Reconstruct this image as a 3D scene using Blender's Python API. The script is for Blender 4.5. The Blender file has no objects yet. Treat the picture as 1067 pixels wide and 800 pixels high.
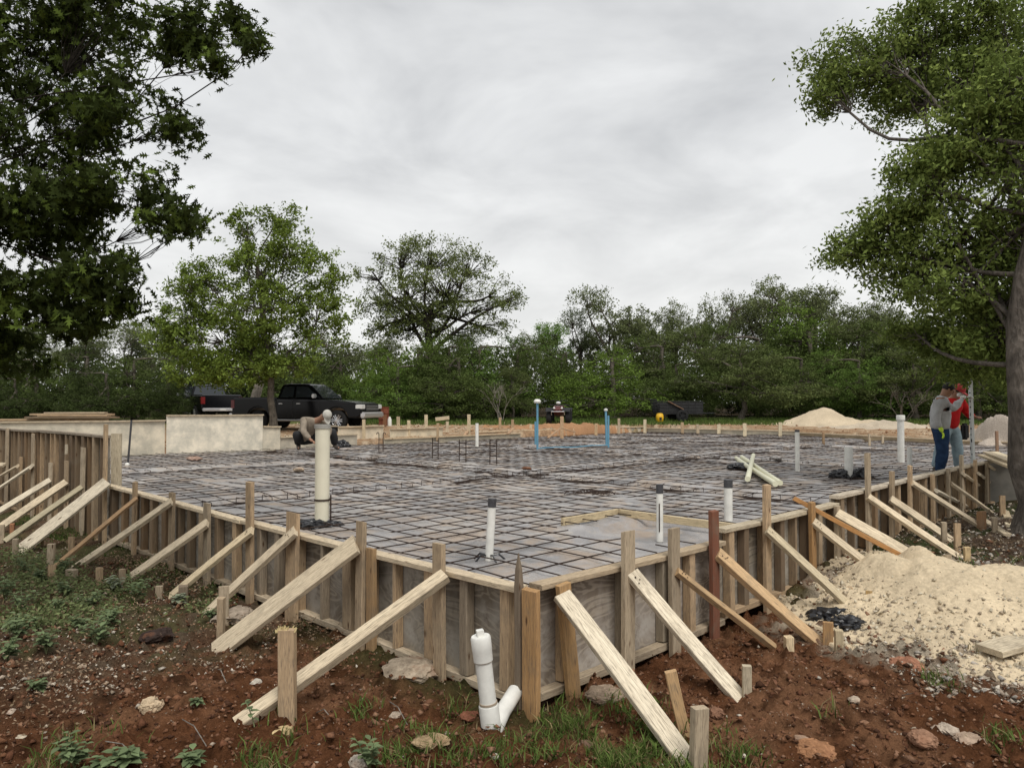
import bpy, bmesh, math, random
import numpy as np
from mathutils import Vector, Matrix
# ------------------------------------------------------------------ camera, light, exposure
S = bpy.context.scene
COL = S.collection
F, CX0, CY0, HOR, EYE = 780.0, 533.5, 400.0, 420.0, 1.30
PITCH = math.atan((HOR - CY0) / F)
cam = bpy.data.objects.new('camera', bpy.data.cameras.new('camera'))
COL.objects.link(cam)
cam.data.sensor_width = 36.0
cam.data.lens = F / 1067.0 * 36.0
cam.data.clip_end = 3000
cam.location = (0, 0, EYE)
cam.rotation_euler = (math.pi / 2 + PITCH, 0, 0)
S.camera = cam
S.view_settings.view_transform = 'Standard'
S.view_settings.look = 'None'
S.view_settings.gamma = 1.0
S.view_settings.exposure = 0.68
S.render.resolution_x, S.render.resolution_y = 1024, 767
SUN_EL, SUN_AZ = math.radians(58), math.radians(160)
W = bpy.data.worlds.new('World'); S.world = W; W.use_nodes = True
nt = W.node_tree; nt.nodes.clear()
wo = nt.nodes.new('ShaderNodeOutputWorld'); bg = nt.nodes.new('ShaderNodeBackground')
sky = nt.nodes.new('ShaderNodeTexSky'); sky.sky_type = 'NISHITA'; sky.sun_disc = False
sky.sun_elevation = SUN_EL; sky.sun_rotation = SUN_AZ; sky.dust_density = 3.0
tc = nt.nodes.new('ShaderNodeTexCoord')
sep = nt.nodes.new('ShaderNodeSeparateXYZ'); nt.links.new(tc.outputs['Generated'], sep.inputs[0])
# project the view direction onto a flat cloud deck
zc = nt.nodes.new('ShaderNodeMath'); zc.operation = 'MAXIMUM'; zc.inputs[1].default_value = 0.0
nt.links.new(sep.outputs['Z'], zc.inputs[0])
za = nt.nodes.new('ShaderNodeMath'); za.operation = 'ADD'; za.inputs[1].default_value = 0.22
nt.links.new(zc.outputs[0], za.inputs[0])
dx = nt.nodes.new('ShaderNodeMath'); dx.operation = 'DIVIDE'
dy = nt.nodes.new('ShaderNodeMath'); dy.operation = 'DIVIDE'
nt.links.new(sep.outputs['X'], dx.inputs[0]); nt.links.new(za.outputs[0], dx.inputs[1])
nt.links.new(sep.outputs['Y'], dy.inputs[0]); nt.links.new(za.outputs[0], dy.inputs[1])
cmb = nt.nodes.new('ShaderNodeCombineXYZ')
nt.links.new(dx.outputs[0], cmb.inputs[0]); nt.links.new(dy.outputs[0], cmb.inputs[1])
n1 = nt.nodes.new('ShaderNodeTexNoise'); n1.inputs['Scale'].default_value = 1.9
n1.inputs['Detail'].default_value = 5; n1.inputs['Roughness'].default_value = 0.55
n1.inputs['Distortion'].default_value = 0.35
nt.links.new(cmb.outputs[0], n1.inputs['Vector'])
r1 = nt.nodes.new('ShaderNodeValToRGB')
r1.color_ramp.elements[0].position = 0.36; r1.color_ramp.elements[0].color = (0.39, 0.396, 0.402, 1)
r1.color_ramp.elements[1].position = 0.64; r1.color_ramp.elements[1].color = (0.56, 0.565, 0.565, 1)
nt.links.new(n1.outputs['Fac'], r1.inputs[0])
# the deck is thinner and paler towards the horizon
gr = nt.nodes.new('ShaderNodeMapRange'); gr.inputs[1].default_value = 0.0; gr.inputs[2].default_value = 0.34
gr.inputs[3].default_value = 0.75; gr.inputs[4].default_value = 0.0
nt.links.new(sep.outputs['Z'], gr.inputs[0])
mh = nt.nodes.new('ShaderNodeMixRGB'); mh.inputs[2].default_value = (0.66, 0.655, 0.635, 1)
nt.links.new(gr.outputs[0], mh.inputs[0]); nt.links.new(r1.outputs[0], mh.inputs[1])
sc = nt.nodes.new('ShaderNodeMixRGB'); sc.blend_type = 'MULTIPLY'; sc.inputs[0].default_value = 1
sc.inputs[2].default_value = (0.07, 0.07, 0.07, 1)
nt.links.new(sky.outputs[0], sc.inputs[1])
mx = nt.nodes.new('ShaderNodeMixRGB'); mx.inputs[0].default_value = 0.93
nt.links.new(sc.outputs[0], mx.inputs[1]); nt.links.new(mh.outputs[0], mx.inputs[2])
nt.links.new(mx.outputs[0], bg.inputs[0]); bg.inputs[1].default_value = 1.0
nt.links.new(bg.outputs[0], wo.inputs[0])
sl = bpy.data.lights.new('sun', 'SUN'); sl.energy = 1.5; sl.angle = math.radians(28); sl.color = (1, 0.97, 0.92)
so = bpy.data.objects.new('sun', sl); COL.objects.link(so)
so.rotation_euler = (math.pi / 2 - SUN_EL, 0, -SUN_AZ + math.pi)   # high behind the camera's right shoulder

# ------------------------------------------------------------------ pixel <-> place helpers (place finding only)
R2 = math.sqrt(0.5)
CXW, CYW = 0.11, 5.42
def UV(u, v, z=0.0): return Vector((CXW + (u - v) * R2, CYW + (u + v) * R2, z))
def toUV(X, Y): return ((X - CXW) + (Y - CYW)) * R2, ((Y - CYW) - (X - CXW)) * R2
cp, sp = math.cos(PITCH), math.sin(PITCH)
def ray(x, y):
    a, b = (x - CX0) / F, (CY0 - y) / F
    return Vector((a, cp - b * sp, sp + b * cp))
def at_z(x, y, z=0.0):
    d = ray(x, y); t = (z - EYE) / d.z
    return Vector((0, 0, EYE)) + d * t
def at_Y(x, y, Y):
    d = ray(x, y); return Vector((0, 0, EYE)) + d * (Y / d.y)
def on_left(x, y, off=0.0):     # plane u = -off
    d = ray(x, y); n = Vector((R2, R2, 0)); p0 = UV(-off, 0)
    t = (p0 - Vector((0, 0, EYE))).dot(n) / d.dot(n)
    return Vector((0, 0, EYE)) + d * t
def on_right(x, y, off=0.0):    # plane v = -off
    d = ray(x, y); n = Vector((-R2, R2, 0)); p0 = UV(0, -off)
    t = (p0 - Vector((0, 0, EYE))).dot(n) / d.dot(n)
    return Vector((0, 0, EYE)) + d * t

POLY = [(0, 0), (0, 17.2), (26, 17.0), (27, 10), (24.5, 4), (23, -3), (13, -3), (13, 0)]
def sstep(x, a, b):
    t = np.clip((x - a) / (b - a), 0, 1); return t * t * (3 - 2 * t)
rngn = np.random.RandomState(7)
LAT = rngn.rand(256, 256)
def vnoise(x, y):
    xi = np.floor(x).astype(int); yi = np.floor(y).astype(int); fx = x - xi; fy = y - yi
    fx = fx * fx * (3 - 2 * fx); fy = fy * fy * (3 - 2 * fy)
    a = LAT[xi % 256, yi % 256]; b = LAT[(xi + 1) % 256, yi % 256]
    c = LAT[xi % 256, (yi + 1) % 256]; d = LAT[(xi + 1) % 256, (yi + 1) % 256]
    return (a * (1 - fx) + b * fx) * (1 - fy) + (c * (1 - fx) + d * fx) * fy
def fbm(x, y, s, o=4, g=0.5):
    r = 0; a = 1; t = 0
    for i in range(o):
        r = r + a * vnoise(x * s + 17.3 * i, y * s + 9.1 * i); t += a; a *= g; s *= 2.03
    return r / t
def poly_sd(u, v):      # signed distance to the slab outline, negative inside
    u = np.asarray(u, float); v = np.asarray(v, float)
    dmin = np.full(u.shape, 1e9); ins = np.zeros(u.shape, bool)
    n = len(POLY)
    for i in range(n):
        x1, y1 = POLY[i]; x2, y2 = POLY[(i + 1) % n]
        ex, ey = x2 - x1, y2 - y1
        t = np.clip(((u - x1) * ex + (v - y1) * ey) / (ex * ex + ey * ey), 0, 1)
        dmin = np.minimum(dmin, np.hypot(u - x1 - t * ex, v - y1 - t * ey))
        if y1 != y2:
            c = ((y1 > v) != (y2 > v)) & (u < (x2 - x1) * (v - y1) / (y2 - y1) + x1)
            ins ^= c
    return np.where(ins, -dmin, dmin)
def H(X, Y, micro=False):
    X = np.asarray(X, float); Y = np.asarray(Y, float)
    u = ((X - CXW) + (Y - CYW)) * R2; v = ((Y - CYW) - (X - CXW)) * R2
    near = -0.85 + 0.29 * sstep(u, 2.8, 5.2) * sstep(-v, -2.5, 0.5) - 0.14 * sstep(v, 9, 16)
    far = -0.02 + 0.022 * np.clip(Y - 22, 0, 18) + 0.006 * np.clip(Y - 40, 0, 60)
    k = np.maximum(sstep(Y, 18, 24), sstep(v, 18.0, 19.0) * sstep(Y, 12, 20))
    z = near * (1 - k) + far * k
    # spoil ridge dug out beside the right-hand form
    z = z + 0.10 * np.exp(-(((X - 2.6) / 0.9) ** 2 + ((Y - 5.3) / 0.5) ** 2)) * (v < -0.25)
    z = z + 0.05 * np.exp(-(((X + 1.7) / 1.0) ** 2 + ((Y - 5.4) / 0.6) ** 2))
    sd = poly_sd(u, v)
    z = np.where(sd < 0.1, np.minimum(z, np.maximum(-0.95, z - 6 * (0.1 - sd))), z)
    if micro:
        nearw = 1 - sstep(Y, 14, 40)
        z = z + (fbm(X, Y, 1.3, 3) - .5) * 0.16 * (0.4 + 0.6 * nearw) * sstep(np.abs(sd), 0.0, 0.4)
        z = z + (fbm(X + 40, Y, 6, 4, .6) - .5) * 0.10 * nearw
        # upturned clods
        c = fbm(X, Y + 30, 16, 3, .6); z = z + np.clip(c - .54, 0, 1) * 0.30 * nearw
    return z
def gpx(x, y):          # pixel -> ground
    z = -0.84
    for i in range(30):
        p = at_z(x, y, min(z, 1.2)); z = 0.5 * z + 0.5 * float(H(p.x, p.y))
    return Vector((p.x, p.y, float(H(p.x, p.y, True))))
def gz(X, Y): return float(H(X, Y, True))

# ------------------------------------------------------------------ object helpers
def tag(o, label=None, cat=None, group=None, kind=None):
    if label: o['label'] = label
    if cat: o['category'] = cat
    if group: o['group'] = group
    if kind: o['kind'] = kind
    return o
def empty(name, loc=(0, 0, 0), rz=0):
    o = bpy.data.objects.new(name, None); COL.objects.link(o)
    o.location = loc; o.rotation_euler = (0, 0, rz); o.empty_display_size = .1
    return o
def link(name, me, mat=None, parent=None, M=None, color=None):
    o = bpy.data.objects.new(name, me); COL.objects.link(o)
    if mat: 
        for m in (mat if isinstance(mat, (list, tuple)) else [mat]): me.materials.append(m)
    if parent: o.parent = parent
    if M is not None:
        if parent: M = parent_inv(parent) @ M
        o.matrix_local = M
    if color: o.color = (*color, 1)
    return o
def parent_inv(p):
    M = p.matrix_basis.copy()
    while p.parent: p = p.parent; M = p.matrix_basis @ M
    return M.inverted()
def bmesh_obj(name, bm, mat, parent=None, M=None, smooth=False, color=None):
    me = bpy.data.meshes.new(name); bmesh.ops.recalc_face_normals(bm, faces=bm.faces)
    bm.to_mesh(me); bm.free()
    if smooth: me.polygons.foreach_set('use_smooth', [True] * len(me.polygons)); me.set_sharp_from_angle(angle=.75)
    return link(name, me, mat, parent, M, color)
def np_mesh(name, V, Fc, k, smooth=False, attr=None):
    me = bpy.data.meshes.new(name)
    V = np.asarray(V, np.float32); Fc = np.asarray(Fc, np.int32).reshape(-1, k)
    me.vertices.add(len(V)); me.vertices.foreach_set('co', V.ravel())
    me.loops.add(Fc.size); me.loops.foreach_set('vertex_index', Fc.ravel())
    me.polygons.add(len(Fc)); me.polygons.foreach_set('loop_start', np.arange(0, Fc.size, k, dtype=np.int32))
    if smooth: me.polygons.foreach_set('use_smooth', np.ones(len(Fc), bool))
    me.update(calc_edges=True); me.validate()
    if attr is not None:
        a = me.color_attributes.new('tint', 'FLOAT_COLOR', 'POINT')
        c = np.ones((len(V), 4), np.float32); c[:, :3] = attr; a.data.foreach_set('color', c.ravel())
    return me
def box(bm, lo, hi, M=None):
    vs = [bm.verts.new((x, y, z)) for x in (lo[0], hi[0]) for y in (lo[1], hi[1]) for z in (lo[2], hi[2])]
    if M: 
        for v in vs: v.co = M @ v.co
    for f in ((0, 1, 3, 2), (4, 6, 7, 5), (0, 4, 5, 1), (2, 3, 7, 6), (0, 2, 6, 4), (1, 5, 7, 3)):
        bm.faces.new([vs[i] for i in f])
    return vs
def tube_np(pts, rad, n=8, cap=True):
    pts = [Vector(p) for p in pts]
    if not hasattr(rad, '__len__'): rad = [rad] * len(pts)
    V, Q = [], []
    t0 = (pts[1] - pts[0]).normalized()
    a = t0.orthogonal().normalized()
    for i, p in enumerate(pts):
        if i == 0: t = t0
        elif i == len(pts) - 1: t = (pts[i] - pts[i - 1]).normalized()
        else: t = (pts[i + 1] - pts[i - 1]).normalized()
        a = (a - t * a.dot(t)).normalized(); b = t.cross(a)
        for k in range(n):
            an = 2 * math.pi * k / n
            V.append(p + (a * math.cos(an) + b * math.sin(an)) * rad[i])
    for i in range(len(pts) - 1):
        for k in range(n):
            k2 = (k + 1) % n
            Q.append((i * n + k, i * n + k2, (i + 1) * n + k2, (i + 1) * n + k))
    return V, Q
def tube(bm, pts, rad, n=8, cap=True):
    V, Q = tube_np(pts, rad, n)
    vs = [bm.verts.new(v) for v in V]
    for q in Q: bm.faces.new([vs[i] for i in q])
    if cap:
        bm.faces.new(vs[:n][::-1]); bm.faces.new(vs[-n:])
    return vs
def lathe(bm, prof, n=20, M=None):
    rings = []
    for r, z in prof:
        if r < 1e-5:
            rings.append([bm.verts.new((0, 0, z))])
        else:
            rings.append([bm.verts.new((r * math.cos(2 * math.pi * k / n), r * math.sin(2 * math.pi * k / n), z)) for k in range(n)])
    if M:
        for R in rings:
            for v in R: v.co = M @ v.co
    for A, B in zip(rings, rings[1:]):
        for k in range(n):
            k2 = (k + 1) % n
            if len(A) == 1 and len(B) > 1: bm.faces.new((A[0], B[k], B[k2]))
            elif len(B) == 1 and len(A) > 1: bm.faces.new((A[k], A[k2], B[0]))
            elif len(A) > 1: bm.faces.new((A[k], A[k2], B[k2], B[k]))
def extrude_poly(bm, pts, y0, y1, taper=None):
    """prism: outline pts (x,z) between y0 and y1"""
    A = [bm.verts.new((x, y0, z)) for x, z in pts]; B = [bm.verts.new((x, y1, z)) for x, z in pts]
    n = len(pts)
    bm.faces.new(A); bm.faces.new(B[::-1])
    for i in range(n): bm.faces.new((A[i], B[i], B[(i + 1) % n], A[(i + 1) % n]))
    return A, B
def ordn(i):
    return ['zeroth', 'first', 'second', 'third', 'fourth', 'fifth', 'sixth', 'seventh', 'eighth', 'ninth', 'tenth', 'eleventh', 'twelfth',
            'thirteenth', 'fourteenth', 'fifteenth', 'sixteenth', 'seventeenth', 'eighteenth', 'nineteenth', 'twentieth', 'twenty-first', 'twenty-second',
            'twenty-third', 'twenty-fourth', 'twenty-fifth'][i]

# ------------------------------------------------------------------ materials
class N:
    def __init__(s, name):
        s.m = bpy.data.materials.new(name); s.m.use_nodes = True; s.t = s.m.node_tree
        s.b = s.t.nodes['Principled BSDF']; s.out = s.t.nodes['Material Output']
    def n(s, typ, **kw):
        o = s.t.nodes.new('ShaderNode' + typ)
        for k, v in kw.items():
            if hasattr(o, k): setattr(o, k, v)
            else: o.inputs[k.replace('_', ' ')].default_value = v
        return o
    def l(s, a, b): s.t.links.new(a, b)
    def ramp(s, fac, stops):
        r = s.n('ValToRGB'); e = r.color_ramp.elements
        while len(e) < len(stops): e.new(.5)
        for i, (p, c) in enumerate(stops):
            e[i].position = p; e[i].color = (*c, 1) if len(c) == 3 else c
        s.l(fac, r.inputs[0]); return r.outputs[0]
    def noise(s, vec, scale, detail=4, rough=.55, dist=0):
        n = s.n('TexNoise'); n.inputs['Scale'].default_value = scale; n.inputs['Detail'].default_value = detail
        n.inputs['Roughness'].default_value = rough; n.inputs['Distortion'].default_value = dist
        if vec is not None: s.l(vec, n.inputs['Vector'])
        return n.outputs['Fac']
    def mix(s, fac, a, b, mode='MIX'):
        n = s.n('MixRGB'); n.blend_type = mode
        for i, x in ((0, fac), (1, a), (2, b)):
            if hasattr(x, 'is_linked') or hasattr(x, 'links'): s.l(x, n.inputs[i])
            elif isinstance(x, (int, float)): n.inputs[i].default_value = x if i == 0 else (x, x, x, 1)
            else: n.inputs[i].default_value = (*x, 1)
        return n.outputs[0]
    def bump(s, h, strength=.3, dist=.01):
        b = s.n('Bump'); b.inputs['Strength'].default_value = strength; b.inputs['Distance'].default_value = dist
        s.l(h, b.inputs['Height']); s.l(b.outputs[0], s.b.inputs['Normal'])
    def col(s, c):
        if isinstance(c, tuple): s.b.inputs['Base Color'].default_value = (*c, 1)
        else: s.l(c, s.b.inputs['Base Color'])
    def set(s, rough=.6, metal=0, spec=.5):
        s.b.inputs['Roughness'].default_value = rough; s.b.inputs['Metallic'].default_value = metal
        s.b.inputs['Specular IOR Level'].default_value = spec; return s.m

def m_wood():
    a = N('lumber'); oi = a.n('ObjectInfo'); t = a.n('TexCoord')
    ad = a.n('VectorMath'); ad.operation = 'ADD'; a.l(t.outputs['Object'], ad.inputs[0])
    rm = a.n('VectorMath'); rm.operation = 'SCALE'; rm.inputs[0].default_value = (13, 7, 5); a.l(oi.outputs['Random'], rm.inputs['Scale'])
    a.l(rm.outputs[0], ad.inputs[1])
    mp = a.n('Mapping'); mp.inputs['Scale'].default_value = (1.6, 34, 34); a.l(ad.outputs[0], mp.inputs[0])
    g = a.noise(mp.outputs[0], 2.2, 5, .6, .6)
    mp2 = a.n('Mapping'); mp2.inputs['Scale'].default_value = (6, 90, 90); a.l(ad.outputs[0], mp2.inputs[0])
    g2 = a.noise(mp2.outputs[0], 2.0, 3, .6)
    blot = a.noise(ad.outputs[0], 5, 4, .6)
    c = a.mix(a.ramp(g, [(.3, (0, 0, 0)), (.7, (1, 1, 1))]), (0.78, .74, .69), (1.14, 1.12, 1.08))
    c = a.mix(1, c, oi.outputs['Color'], 'MULTIPLY')
    c = a.mix(a.ramp(g2, [(.25, (1, 1, 1)), (.5, (0, 0, 0))]), c, (.13, .10, .075))
    # cement and mud splashes left from earlier pours
    dirt = a.ramp(blot, [(.52, (0, 0, 0)), (.72, (1, 1, 1))])
    dd = a.n('Math'); dd.operation = 'MULTIPLY'; dd.inputs[1].default_value = .5; a.l(dirt, dd.inputs[0])
    c = a.mix(dd.outputs[0], c, (.20, .165, .12))
    kn = a.n('TexVoronoi'); kn.inputs['Scale'].default_value = 2.6
    mk = a.n('Mapping'); mk.inputs['Scale'].default_value = (1, 3, 3); a.l(ad.outputs[0], mk.inputs[0]); a.l(mk.outputs[0], kn.inputs['Vector'])
    c = a.mix(a.ramp(kn.outputs['Distance'], [(.05, (1, 1, 1)), (.11, (0, 0, 0))]), c, (.10, .055, .03))
    a.col(c); a.bump(g, .4, .006); return a.set(.9, 0, .12)
def m_ply(name='plywood', c1=(.17, .14, .105), c2=(.30, .26, .20), dirt=.8):
    a = N(name); t = a.n('TexCoord'); oi = a.n('ObjectInfo')
    mp = a.n('Mapping'); mp.inputs['Scale'].default_value = (.9, 1, 2.1); a.l(t.outputs['Object'], mp.inputs[0])
    f = a.noise(mp.outputs[0], 1.6, 3, .5, 1.2)
    w = a.n('Math'); w.operation = 'MULTIPLY'; w.inputs[1].default_value = 70; a.l(f, w.inputs[0])
    s_ = a.n('Math'); s_.operation = 'SINE'; a.l(w.outputs[0], s_.inputs[0])
    rings = a.ramp(s_.outputs[0], [(.0, (0, 0, 0)), (.5, (.6, .6, .6)), (1, (1, 1, 1))])
    c = a.mix(rings, c1, c2)
    st = a.noise(t.outputs['Object'], 2.3, 5, .65)
    c = a.mix(a.ramp(st, [(.4, (0, 0, 0)), (.65, (1, 1, 1))]), c, (.36, .335, .29))
    st2 = a.noise(t.outputs['Object'], 5, 5, .7)
    c = a.mix(a.ramp(st2, [(.55, (0, 0, 0)), (.75, (dirt, dirt, dirt))]), c, (.10, .075, .055))
    c = a.mix(1, c, oi.outputs['Color'], 'MULTIPLY')
    a.col(c); a.bump(st2, .2, .004); return a.set(.8, 0, .3)
def m_tint(name, rough=.9, bump=0, bs=40, spec=.2, trans=0, nz=.0, two=False):
    a = N(name); at = a.n('Attribute'); at.attribute_name = 'tint'
    c = at.outputs['Color']
    t = a.n('TexCoord')
    if nz:
        f = a.noise(t.outputs['Object'], bs, 5, .65)
        c = a.mix(1, c, a.ramp(f, [(.28, (1 - nz,) * 3), (.72, (1 + nz,) * 3)]), 'MULTIPLY')
    if bump:
        f2 = a.noise(t.outputs['Object'], bs * 1.7, 6, .7); a.bump(f2, bump, .02)
    a.col(c); a.set(rough, 0, spec)
    if trans:
        tr = a.n('BsdfTranslucent'); a.l(c, tr.inputs[0])
        ms = a.n('MixShader'); ms.inputs[0].default_value = trans
        a.l(a.b.outputs[0], ms.inputs[1]); a.l(tr.outputs[0], ms.inputs[2]); a.l(ms.outputs[0], a.out.inputs[0])
    return a.m
def m_plain(name, c, rough=.5, metal=0, spec=.5, nz=0.0, ns=12, bump=0):
    a = N(name)
    if nz or bump:
        t = a.n('TexCoord'); f = a.noise(t.outputs['Object'], ns, 5, .6)
        cc = a.ramp(f, [(.3, tuple(x * (1 - nz) for x in c)), (.7, tuple(min(1, x * (1 + nz)) for x in c))])
        a.col(cc)
        if bump: a.bump(f, bump, .01)
    else: a.col(c)
    return a.set(rough, metal, spec)
def m_ground():
    a = N('ground'); at = a.n('Attribute'); at.attribute_name = 'tint'; t = a.n('TexCoord')
    c = at.outputs['Color']; o = t.outputs['Object']
    f = a.noise(o, 9, 8, .72)
    c = a.mix(1, c, a.ramp(f, [(.3, (.62, .60, .58)), (.5, (1, 1, 1)), (.72, (1.45, 1.42, 1.4))]), 'MULTIPLY')
    f2 = a.noise(o, 55, 5, .7)
    c = a.mix(1, c, a.ramp(f2, [(.3, (.72, .7, .7)), (.7, (1.3, 1.3, 1.3))]), 'MULTIPLY')
    v = a.n('TexVoronoi'); v.inputs['Scale'].default_value = 38; a.l(o, v.inputs['Vector'])
    ch = a.n('SeparateColor'); a.l(v.outputs['Color'], ch.inputs[0])
    near = a.ramp(v.outputs['Distance'], [(.16, (1, 1, 1)), (.24, (0, 0, 0))])
    sel = a.ramp(ch.outputs[0], [(.86, (0, 0, 0)), (.88, (1, 1, 1))])
    c = a.mix(a.mix(1, near, sel, 'MULTIPLY'), c, (.42, .33, .25))
    a.col(c)
    f3 = a.noise(o, 24, 9, .75)
    a.bump(f3, 1.0, .055); return a.set(1, 0, .02)
def m_pad():
    a = N('plastic_sheeting'); t = a.n('TexCoord'); o = t.outputs['Object']
    f = a.noise(o, .8, 6, .65)
    c = a.ramp(f, [(.34, (.19, .185, .185)), (.50, (.33, .315, .31)), (.62, (.42, .395, .37))])
    f2 = a.noise(o, 1.7, 6, .7, .4)
    c = a.mix(a.ramp(f2, [(.46, (0, 0, 0)), (.62, (.8, .8, .8))]), c, (.36, .28, .21))
    f3 = a.noise(o, 6, 7, .7)
    c = a.mix(a.ramp(f3, [(.56, (0, 0, 0)), (.70, (.7, .7, .7))]), c, (.48, .43, .36))
    a.col(c)
    mp = a.n('Mapping'); mp.inputs['Rotation'].default_value = (0, 0, .785); a.l(o, mp.inputs[0])
    f4 = a.noise(mp.outputs[0], 5, 6, .7, .8); a.bump(f4, .9, .05)
    rr = a.ramp(f2, [(.45, (.32,) * 3), (.62, (.75,) * 3)]); a.l(rr, a.b.inputs['Roughness'])
    a.b.inputs['Specular IOR Level'].default_value = .35
    return a.m
def m_bark(c1, c2, name='bark'):
    a = N(name); t = a.n('TexCoord'); mp = a.n('Mapping'); mp.inputs['Scale'].default_value = (1, 1, .3); a.l(t.outputs['Object'], mp.inputs[0])
    f = a.noise(mp.outputs[0], 16, 6, .7, .5); v = a.n('TexVoronoi'); v.inputs['Scale'].default_value = 22; a.l(mp.outputs[0], v.inputs['Vector'])
    c = a.ramp(f, [(.3, c1), (.7, c2)]); g = a.noise(t.outputs['Object'], 3, 4, .6)
    c = a.mix(a.ramp(g, [(.5, (0, 0, 0)), (.7, (.6, .6, .6))]), c, tuple(min(1, x * 1.5) for x in c2))
    a.col(c); m = a.n('Math'); m.operation = 'ADD'; a.l(f, m.inputs[0]); a.l(v.outputs['Distance'], m.inputs[1])
    a.bump(m.outputs[0], 1.0, .03); return a.set(.95, 0, .1)
def m_rock(name='limestone'):
    a = N(name); t = a.n('TexCoord'); oi = a.n('ObjectInfo'); o = t.outputs['Object']
    f = a.noise(o, 18, 7, .7); g = a.noise(o, 7, 5, .6)
    c = a.mix(1, oi.outputs['Color'], a.ramp(f, [(.3, (.45, .42, .4)), (.7, (1.25, 1.22, 1.2))]), 'MULTIPLY')
    c = a.mix(a.ramp(g, [(.55, (0, 0, 0)), (.70, (.6, .6, .6))]), c, (.20, .09, .05))
    a.col(c); a.bump(f, .9, .02); return a.set(.95, 0, .1)
WOOD, PLY = m_wood(), m_ply()
PLYC = m_ply('cement_stained_plywood', (.235, .225, .20), (.255, .245, .215), .22)
GROUND, PAD = m_ground(), m_pad()
LEAF = m_tint('foliage', .9, 0, 5, .05, .25)
GRASS = m_tint('grass_blades', .8, 0, 5, .12, .25)
STONE = m_tint('loose_stones', .95, .6, 60, .1, 0, .3)
BARK = m_bark((.045, .038, .03), (.15, .13, .105)); BARKL = m_bark((.10, .09, .075), (.30, .27, .23), 'pale_bark')
REBAR = m_plain('rusty_steel', (.045, .028, .020), .75, .3, .4, .5, 30)
PVC = m_plain('white_pvc', (.70, .69, .64), .45, 0, .4, .13, 9)
PVCC = m_plain('cream_pvc', (.68, .64, .50), .42, 0, .5, .06, 5)
TAPE = m_plain('dark_tape', (.05, .05, .055), .45, 0, .5, .3, 40)
BLACKP = m_plain('black_plastic', (.012, .012, .014), .35, 0, .6, .3, 10, .3)
BLUE = m_plain('blue_pipe', (.11, .27, .38), .4, 0, .5, .15, 6)
SAND = None
C_OLD = [(.47, .39, .285), (.41, .34, .25), (.52, .44, .33), (.46, .34, .22), (.39, .305, .21)]
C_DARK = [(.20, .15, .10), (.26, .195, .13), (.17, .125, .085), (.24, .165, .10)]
C_NEW = [(.62, .52, .36), (.58, .50, .37), (.66, .58, .42)]
C_BRACE = [(.68, .58, .43), (.63, .54, .40), (.70, .63, .50)]
C_ORANGE = [(.42, .235, .10), (.47, .28, .13)]
C_RED = [(.20, .085, .055)]
random.seed(3)
def board(name, p0, p1, w, t, color, parent=None, up=(0, 0, 1), mat=None, seg=5, point=False, bow=.004, cut=True):
    """one piece of lumber from p0 to p1; w across (perpendicular to up), t along up"""
    p0, p1 = Vector(p0), Vector(p1); L = (p1 - p0).length
    x = (p1 - p0).normalized(); upv = Vector(up); z = (upv - x * upv.dot(x))
    if z.length < 1e-4: z = x.orthogonal()
    z.normalize(); y = z.cross(x)
    M = Matrix((( x.x, y.x, z.x, p0.x), (x.y, y.y, z.y, p0.y), (x.z, y.z, z.z, p0.z), (0, 0, 0, 1)))
    bm = bmesh.new(); R = random
    rings = []; b = min(w, t) * .08
    ph = R.random() * 6; 
    for i in range(seg + 1):
        s = i / seg
        if point: s = (0, .45, .80, .90, 1)[i] if seg == 4 else s
        xx = L * s; oy = math.sin(s * 3.1 + ph) * bow; oz = math.cos(s * 2.7 + ph) * bow
        k = (.10 if i == seg else (.75 if i == seg - 1 else 1)) if point else 1
        hw, ht = w / 2 * k, t / 2 * k
        prof = [(-hw + b * k, -ht), (hw - b * k, -ht), (hw, -ht + b * k), (hw, ht - b * k), (hw - b * k, ht), (-hw + b * k, ht), (-hw, ht - b * k), (-hw, -ht + b * k)]
        j = (R.random() - .5) * .012 if cut and i in (0, seg) else 0
        rings.append([bm.verts.new((xx + (j * pz / max(ht, 1e-4) if not point else 0), py + oy, pz + oz)) for py, pz in prof])
    for A, B in zip(rings, rings[1:]):
        for k in range(8): bm.faces.new((A[k], A[(k + 1) % 8], B[(k + 1) % 8], B[k]))
    bm.faces.new(rings[0][::-1]); bm.faces.new(rings[-1])
    v = 1 + (R.random() - .5) * .22
    return bmesh_obj(name, bm, mat or WOOD, parent, M, False, tuple(min(1, c * v) for c in color))
# ------------------------------------------------------------------ ground
def axis(segs):
    out = []
    for a, b, st in segs: out += list(np.arange(a, b, st))
    out.append(segs[-1][1]); return np.array(out)
ax = axis([(-900, -100, 80), (-100, -30, 5), (-30, -12, .6), (-12, -5, .14), (-5, 5, .045), (5, 9, .09), (9, 30, .45), (30, 100, 5), (100, 900, 80)])
ay = axis([(-60, -4, 4), (-4, 2.6, .4), (2.6, 7.5, .045), (7.5, 14, .09), (14, 50, .35), (50, 110, 3), (110, 1400, 90)])
GX, GY = np.meshgrid(ax, ay, indexing='ij')
GZ = H(GX, GY, True)
u_ = ((GX - CXW) + (GY - CYW)) * R2; v_ = ((GY - CYW) - (GX - CXW)) * R2
SD = poly_sd(u_, v_)
def lerp3(C, c, w): return C * (1 - w[..., None]) + np.array(c) * w[..., None]
n_lo, n_md, n_hi = fbm(GX, GY, .5, 4), fbm(GX + 9, GY + 4, 2.1, 4), fbm(GX, GY + 60, 8, 4, .6)
C = np.zeros(GX.shape + (3,)); C[:] = (.145, .064, .031)
C = lerp3(C, (.24, .125, .068), sstep(n_md, .45, .65) * .8)
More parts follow.
